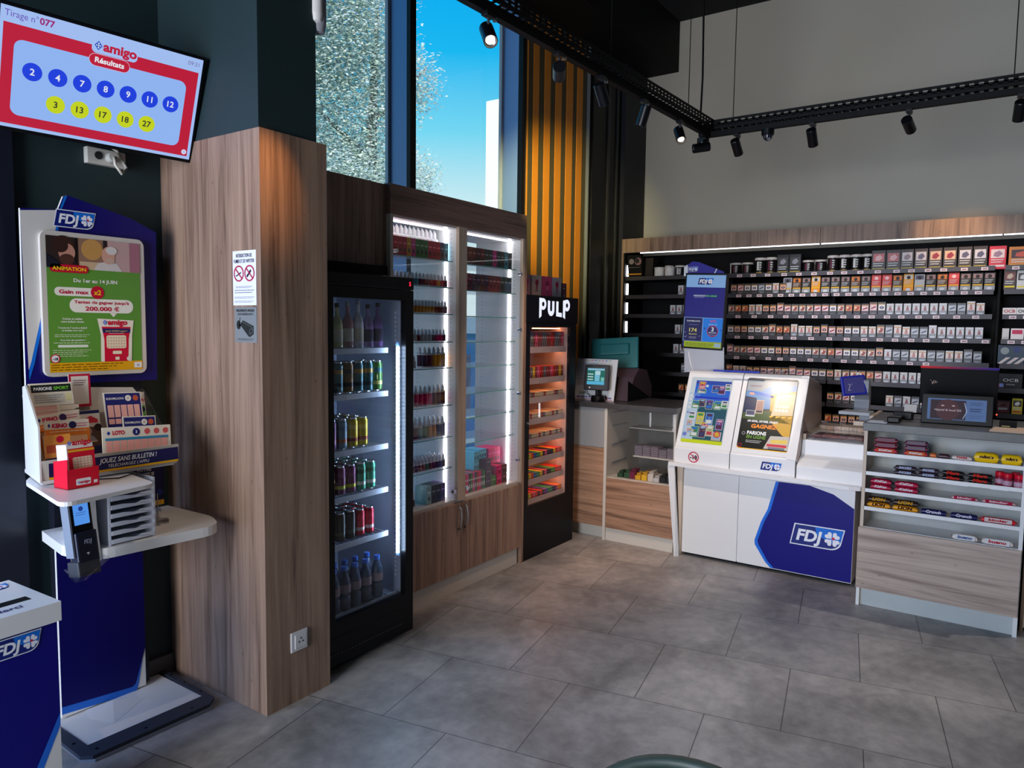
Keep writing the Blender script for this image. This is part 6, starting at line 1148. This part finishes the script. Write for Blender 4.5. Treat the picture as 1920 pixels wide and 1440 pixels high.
def carton(y0, y1, h, c, label, pic, txt=True, x=6.20, d=.10, strip=(226, 200, 20), z=zt, name='tobacco_box', cat='tobacco box'):
    t = empty(name, (x, (y0+y1)/2, z), label, cat); MB().box(x, x+d, y1, y0, z, z+h, C(c, .35)).build('carton', t); w_ = y0-y1
    a = artX(x-.0005, y0, z); 
    if pic: a.rect(w_*.10, h*.48, w_*.90, h*.86, pic[0], 0); a.poly([(w_*.25, h*.56), (w_*.55, h*.52), (w_*.80, h*.66), (w_*.6, h*.80), (w_*.3, h*.72)], pic[1], 1)
    if strip: a.rect(w_*.08, h*.10, w_*.92, h*.18, strip, 0)
    if txt: a.lines(w_*.12, w_*.88, h*.38, 2, h*.10, (210, 210, 210), 1, .45)
    a.build('carton_print', t)
for k, y in enumerate((1.61, 1.515)): carton(y+.045, y-.045, .165, (24, 22, 24), 'black tobacco box with grey picture, %s of the middle pair, top rack shelf' % ('left', 'right')[k], ((60, 56, 60), (140, 140, 150)))
for k, y in enumerate((.905, .805)): carton(y+.047, y-.047, .165, (40, 32, 30), 'dark tobacco box with pink picture, %s of two on the top rack shelf' % ('left', 'right')[k], ((190, 110, 110), (230, 180, 180)))
for k, (y, p_, n_) in enumerate(((.713, ((214, 206, 206), (150, 130, 140)), 'pale picture'), (.622, ((206, 200, 206), (90, 90, 120)), 'pale blue picture'), (.530, ((214, 180, 150), (150, 20, 50)), 'crimson blot picture, left of two'), (.438, ((214, 180, 150), (150, 20, 50)), 'crimson blot picture, right of two'), (.345, ((200, 200, 210), (80, 80, 110)), 'grey eye picture, left of two'), (.253, ((200, 200, 210), (80, 80, 110)), 'grey eye picture, right of two'))):
    carton(y+.042, y-.042, .165, (44, 26, 18), 'dark brown tobacco box with %s on the top rack shelf' % n_, p_)
carton(.20, .10, .160, (206, 16, 50), 'red and white tobacco box near the right end of the top rack shelf', ((226, 206, 206), (150, 120, 140)), strip=(226, 214, 210))
carton(.085, -.06, .150, (206, 120, 40), 'orange tobacco box at the right end of the top rack shelf, cut by the frame', ((60, 40, 50), (200, 80, 60)))
bg_ = empty('tobacco_bag', (6.16, 2.92, 2.05), 'large black tobacco bag with round emblem, left end of the top rack shelf', 'tobacco bag'); m = MB(); m.prism([(6.16, 2.985, 2.265), (6.16, 2.85, 2.26), (6.175, 2.845, 2.16), (6.19, 2.845, 2.07), (6.19, 2.98, 2.07)], (.06, 0, 0), blackm); m.build('bag', bg_, .006)
a = artX(6.159, 0, 0); a.circ(-2.94, 2.205, .025, (120, 110, 112), 0); a.circ(-2.875, 2.205, .034, (120, 90, 96), 0); a.circ(-2.885, 2.21, .022, (20, 20, 22), 1); a.lines(-2.98, -2.85, 2.15, 1, .01, (130, 120, 120)); a.rect(-2.98, 2.085, -2.84, 2.097, (190, 130, 40), 0); a.build('bag_print', bg_)
carton(2.83, 2.755, .19, (24, 18, 20), 'black and red tobacco box beside the large black bag on the top rack shelf', None, strip=None, x=6.22, txt=False)
# right hand bay with rolling paper boxes
carton(.105, .035, .14, (60, 36, 34), 'brown rolling paper box on the second shelf of the right rack bay', ((120, 60, 60), (190, 170, 150)), z=SZ[1]+.03, name='paper_box', cat='rolling papers'); carton(.03, -.04, .13, (206, 206, 204), 'white rolling paper box on the second shelf of the right rack bay', ((60, 60, 60), (200, 200, 200)), z=SZ[1]+.03, name='paper_box', cat='rolling papers')
for k, y0 in enumerate((.10, .018)):
    t = empty('paper_box', (6.2, y0-.04, SZ[2]+.03), 'white flat paper box with %s letters, third shelf of the right rack bay' % ('red', 'black')[k], 'rolling papers'); MB().box(6.19, 6.27, y0-.08, y0, SZ[2]+.03, SZ[2]+.075, C((226, 222, 220))).build('carton', t); a = artX(6.1895, y0, SZ[2]+.03); a.text('OCB', .04, .012, .030, (170, 40, 50) if k == 0 else (40, 40, 44), 0, .03, 'c', 0, .066); a.build('carton_print', t)
carton(.095, .055, .075, (206, 200, 196), 'small white filter box on the fourth shelf of the right rack bay', None, strip=(170, 160, 160), z=SZ[3]+.03, name='paper_box', cat='rolling papers'); carton(.045, -.03, .075, (226, 214, 214), 'white and crimson filter box on the fourth shelf of the right rack bay', ((200, 20, 80), (190, 20, 70)), strip=None, z=SZ[3]+.03, name='paper_box', cat='rolling papers', txt=False)
t = empty('paper_box', (6.2, .04, SZ[4]+.03), 'blue-grey display box with pale zigzag on the fifth shelf of the right rack bay', 'rolling papers'); MB().box(6.19, 6.28, -.04, .112, SZ[4]+.03, SZ[4]+.16, C((60, 74, 90))).build('carton', t); a = artX(6.1895, .112, SZ[4]+.03); [a.poly([(x, .0), (x+.05, .045), (x+.075, .045), (x+.025, 0)], (214, 200, 196), 0) for x in (0, .05, .095)]; a.circ(.04, .09, .025, (140, 150, 150), 0); a.circ(.11, .10, .022, (30, 50, 110), 0); a.build('carton_print', t)
t = empty('paper_box', (6.2, .04, SZ[5]+.03), 'dark paper box with white letters, sixth shelf of the right rack bay', 'rolling papers'); MB().box(6.19, 6.28, -.04, .112, SZ[5]+.03, SZ[5]+.13, C((26, 26, 28))).build('carton', t); a = artX(6.1895, .112, SZ[5]+.03); a.text('OCB', .085, .045, .030, (200, 200, 200), 0, .0, 'c', 0, .09); a.rect(.0, .005, .045, .03, (150, 40, 50), 0); a.rect(.02, .005, .045, .03, (110, 130, 190), 1); a.rect(.06, .02, .11, .03, (110, 110, 110), 0); a.build('carton_print', t)
carton(.10, .02, .09, (44, 26, 30), 'dark red paper box on the seventh shelf of the right rack bay', ((90, 60, 60), (60, 30, 30)), strip=(110, 30, 40), z=SZ[6]+.03, name='paper_box', cat='rolling papers'); carton(.01, -.05, .11, (190, 180, 40), 'yellow-edged paper box at the right end of the seventh rack shelf', ((60, 60, 60), (220, 220, 220)), strip=(190, 30, 60), z=SZ[6]+.03, name='paper_box', cat='rolling papers')

# ================================================================== CEILING RAILS AND SPOTLIGHTS
def tray(name, P0, P1, label, wires):
    P0, P1 = Vector(P0), Vector(P1); d = (P1-P0); L = d.length; d.normalize(); s_ = Vector((-d.y, d.x, 0)); t = empty(name, tuple((P0+P1)/2), label, 'lighting rail')
    Mx = Matrix(((d.x, s_.x, 0, P0.x), (d.y, s_.y, 0, P0.y), (0, 0, 1, P0.z), (0, 0, 0, 1))); tm_ = mat('tray_black', (9, 9, 12), .6, spec=.2)
    m = MB(Mx); H_ = .060; W_ = .055
    for sd in (-W_, W_):
        for z0, z1 in ((0, .018), (.026, .036), (.044, H_)): m.box(0, L, sd-.001, sd+.001, z0, z1, tm_)
        for k in range(int(L/.045)+1): m.box(k*.045, k*.045+.021, sd-.001, sd+.001, .016, .046, tm_)
    for k in range(5): y = -W_+k*.0265; m.box(0, L, y-.004 if k else y, y+.006, -.001, .001, tm_)
    for k in range(int(L/.045)+1): m.box(k*.045, k*.045+.018, -W_, W_, -.001, .001, tm_)
    m.build('perforated_tray', t); m = MB(Mx); m.box(0, L, -.018, .018, -.036, -.002, tm_); m.build('track', t)
    for q in wires: m = MB(); p_ = P0+d*q; m.tube([p_+Vector((0, 0, .03)), (p_.x, p_.y, 4.42)], .0028, blackm, 6); m.build('hanging_wire', t)
    m = MB(); p_ = P0+d*.3
    return t
tray('ceiling_rail', (4.90, 1.79, 2.925), (1.3, 1.93, 2.925), 'long black perforated rail running along the window side, left arm of the corner', (.35, 1.35))
tray('ceiling_rail', (4.90, 1.85, 2.925), (4.90, -1.3, 2.925), 'long black perforated rail running parallel to the grey back wall, right arm of the corner', (.22, 1.755))
cbl = MB(); cbl.tube([(4.91, 1.86, 2.95), (4.92, 1.855, 3.3), (4.91, 1.86, 3.8), (4.915, 1.86, 4.42)], .007, blackm); tag(cbl.build('power_cable'), 'black power cable hanging from the ceiling to the corner of the rails', 'cable')
spm = mat('spot_black', (15, 15, 20), .35, .3); lens = mat('spot_lens_lit', (255, 232, 196), .5, emit=3.5)
def spot(x, y, aim, lit, label, power=0, cone=40, colr=(1, .82, .62), zt_=2.889):
    t = empty('track_spotlight', (x, y, zt_-.12), label, 'spotlight'); p_ = Vector((x, y, zt_-.085)); d = (Vector(aim)-p_).normalized()
    MB().box(x-.03, x+.03, y-.016, y+.016, zt_-.018, zt_, spm).build('adapter', t, .002); MB().cyl((x+.045, y, zt_-.02), .010, .012, chrome, 10).build('release_tab', t)
    MB().tube([(x, y, zt_-.018), (x, y, zt_-.055), tuple(p_)], .006, chrome).build('stem', t)
    q = d.to_track_quat('-Z', 'Y').to_matrix().to_4x4(); Mx = Matrix.Translation(p_) @ q
    m = MB(Mx); m.lathe([(0, .052), (.027, .052), (.030, .048), (.030, -.058), (.027, -.060), (.025, -.050)], spm, n=24); m.build('head', t)
    m = MB(Mx); m.lathe([(.0262, -.050), (.020, -.046)], silver, n=20); m.lathe([(.020, -.046), (0, -.046)], lens if lit else mat('spot_lens_dark', (60, 60, 66), .2), n=20); m.build('lens', t)
    if power:
        l = bpy.data.lights.new('spot', 'SPOT'); l.energy = power; l.spot_size = R(cone); l.spot_blend = 1.0; l.color = colr; l.shadow_soft_size = .02
        o = bpy.data.objects.new('spot_lamp', l); col.objects.link(o); o.location = p_+d*.07; o.rotation_euler = d.to_track_quat('-Z', 'Y').to_euler()
Wm = (1, .66, .36)
spot(2.507, 1.870, (1.4, .4, .8), True, 'lit black spotlight in front of the window, first from the left', 25, 60, (1, .86, .72))
spot(3.042, 1.850, (5.08, 3.1, 2.52), False, 'black spotlight turned towards the orange slats, second from the left', 330, 38, (1, .88, .40))
spot(3.442, 1.835, (4.85, 1.75, .95), True, 'lit black spotlight, third from the left below the orange slats', 105, 60, (1, .84, .70))
spot(3.914, 1.815, (4.1, 2.75, .25), False, 'black spotlight turned away, fourth from the left', 75, 62, (1, .66, .48))
spot(4.412, 1.800, (3.2, .8, .9), True, 'lit black spotlight nearest the rail corner, fifth from the left', 85, 60, (1, .86, .72))
spot(4.80, 1.800, (3.9, 3.2, 2.55), False, 'black spotlight turned to the left right at the rail corner', 0)
spot(4.90, 1.60, (6.2, 1.5, 1.5), False, 'black spotlight just right of the rail corner', 45, 60, (1, .9, .82))
spot(4.90, 1.127, (6.2, 1.1, 1.3), False, 'black spotlight before the grey wall, just right of the dome camera', 45, 60, (1, .9, .82))
spot(4.90, .594, (6.15, .42, 2.30), False, 'black spotlight in the middle of the right rail, above the glowing rack header', 60, 30, (1, .56, .24))
spot(4.90, .06, (6.2, .2, 1.5), False, 'black spotlight at the right edge of the picture', 45, 60, (1, .9, .82))
spot(1.75, 1.90, (1.85, 2.44, 2.15), False, 'black spotlight outside the left top of the picture, over the pillar', 42, 27, (1, .48, .16))
spot(1.45, 1.925, (1.36, 2.78, 1.15), False, 'black spotlight outside the top of the picture, over the lottery totem', 24, 46, (1, .80, .62))
spot(4.90, -.6, (4.5, .3, .8), False, 'black spotlight on the right rail outside the picture', 75, 70, (1, .92, .86))
for x, y, lab in ((4.90, 1.83, 'dome camera hanging right under the corner of the rails'), (4.90, 1.40, 'dome camera under the right rail, beside the corner')):
    t = empty('dome_camera', (x, y, 2.80), lab, 'security camera'); MB().lathe([(0, 0), (.040, 0), (.040, -.030), (.034, -.040)], spm, (x, y, 2.889), 24).build('housing', t)
    m = MB(); m.lathe([(.030, -.036), (.027, -.058), (.015, -.070), (0, -.074)], mat('dome_dark', (40, 40, 54), .1), (x, y, 2.889), 20); m.build('dome', t); MB().lathe([(.006, 0), (.010, .0), (.010, .004), (0, .004)], chrome, (x-.022, y-.012, 2.825), 12, 'x').build('lens_ring', t)

# ================================================================== CHAIR at the bottom edge
ch = empty('tub_chair', (1.15, .36, 0), 'dark green upholstered chair whose rounded back just shows at the bottom edge', 'chair')
gm = mat('green_upholstery', (16, 36, 34), .55)
Mh = Matrix.Translation((1.035, .43, 0)) @ Matrix.Rotation(R(-22), 4, 'Z')
m = MB(Mh); n = 30; vs = []; fs = []; 
for i in range(n+1):
    a_ = R(-100+200*i/n); hz = .783-.20*(abs(a_)/R(100))**4; r0, r1 = .235, .255
    vs += [(r0*math.cos(a_), r0*math.sin(a_), .42), (r0*math.cos(a_), r0*math.sin(a_), hz), (r1*math.cos(a_), r1*math.sin(a_), hz), (r1*math.cos(a_), r1*math.sin(a_), .38)]
for i in range(n):
    for j in range(4): fs.append((4*i+j, 4*i+(j+1) % 4, 4*i+4+(j+1) % 4, 4*i+4+j))
fs += [(0, 1, 2, 3), (4*n+3, 4*n+2, 4*n+1, 4*n)]
m.add(vs, fs, gm, True); m.build('backrest', ch)
m = MB(Mh); m.tube([((.245)*math.cos(R(-100+200*i/n)), .245*math.sin(R(-100+200*i/n)), .785-.20*(abs(-100+200*i/n)/100)**4) for i in range(n+1)], .013, mat('green_piping', (44, 58, 52), .5)); m.build('piping', ch)
m = MB(Mh); m.lathe([(0, .36), (.225, .36), (.232, .39), (.225, .45), (.19, .465), (0, .47)], gm, n=28); m.build('seat', ch)
for sx_, sy_ in ((-1, -1), (-1, 1), (1, -1), (1, 1)): m = MB(Mh); m.tube([(.14*sx_, .14*sy_, .37), (.19*sx_, .19*sy_, 0)], [.016, .010], blackm); m.build('leg', ch)

# ------------------------------------------------ look-alikes of a row: say which one, counted from the left
def scr(o):
    v = o.location-cam.matrix_world.translation; return v.dot(r2)/v.dot(fw)
by = {}
for o in col.objects:
    if o.parent is None and 'label' in o: by.setdefault(o['label'], []).append(o)
ONM = ['leftmost', 'second', 'third', 'fourth', 'fifth', 'sixth', 'seventh', 'eighth', 'ninth', 'tenth', 'eleventh', 'twelfth']
for lab, L_ in by.items():
    if len(L_) < 2 or len(L_) > 24 or len(lab.split()) > 13: continue
    L_.sort(key=scr); n = len(L_)
    for i, o in enumerate(L_):
        if n == 2: w_ = ('left', 'right')[i]+' one of two'
        elif i < (n+1)//2: w_ = 'leftmost one' if i == 0 else ONM[i]+' from left'
        else: w_ = 'rightmost one' if i == n-1 else ONM[n-1-i]+' from right'
        o['label'] = lab+', '+w_
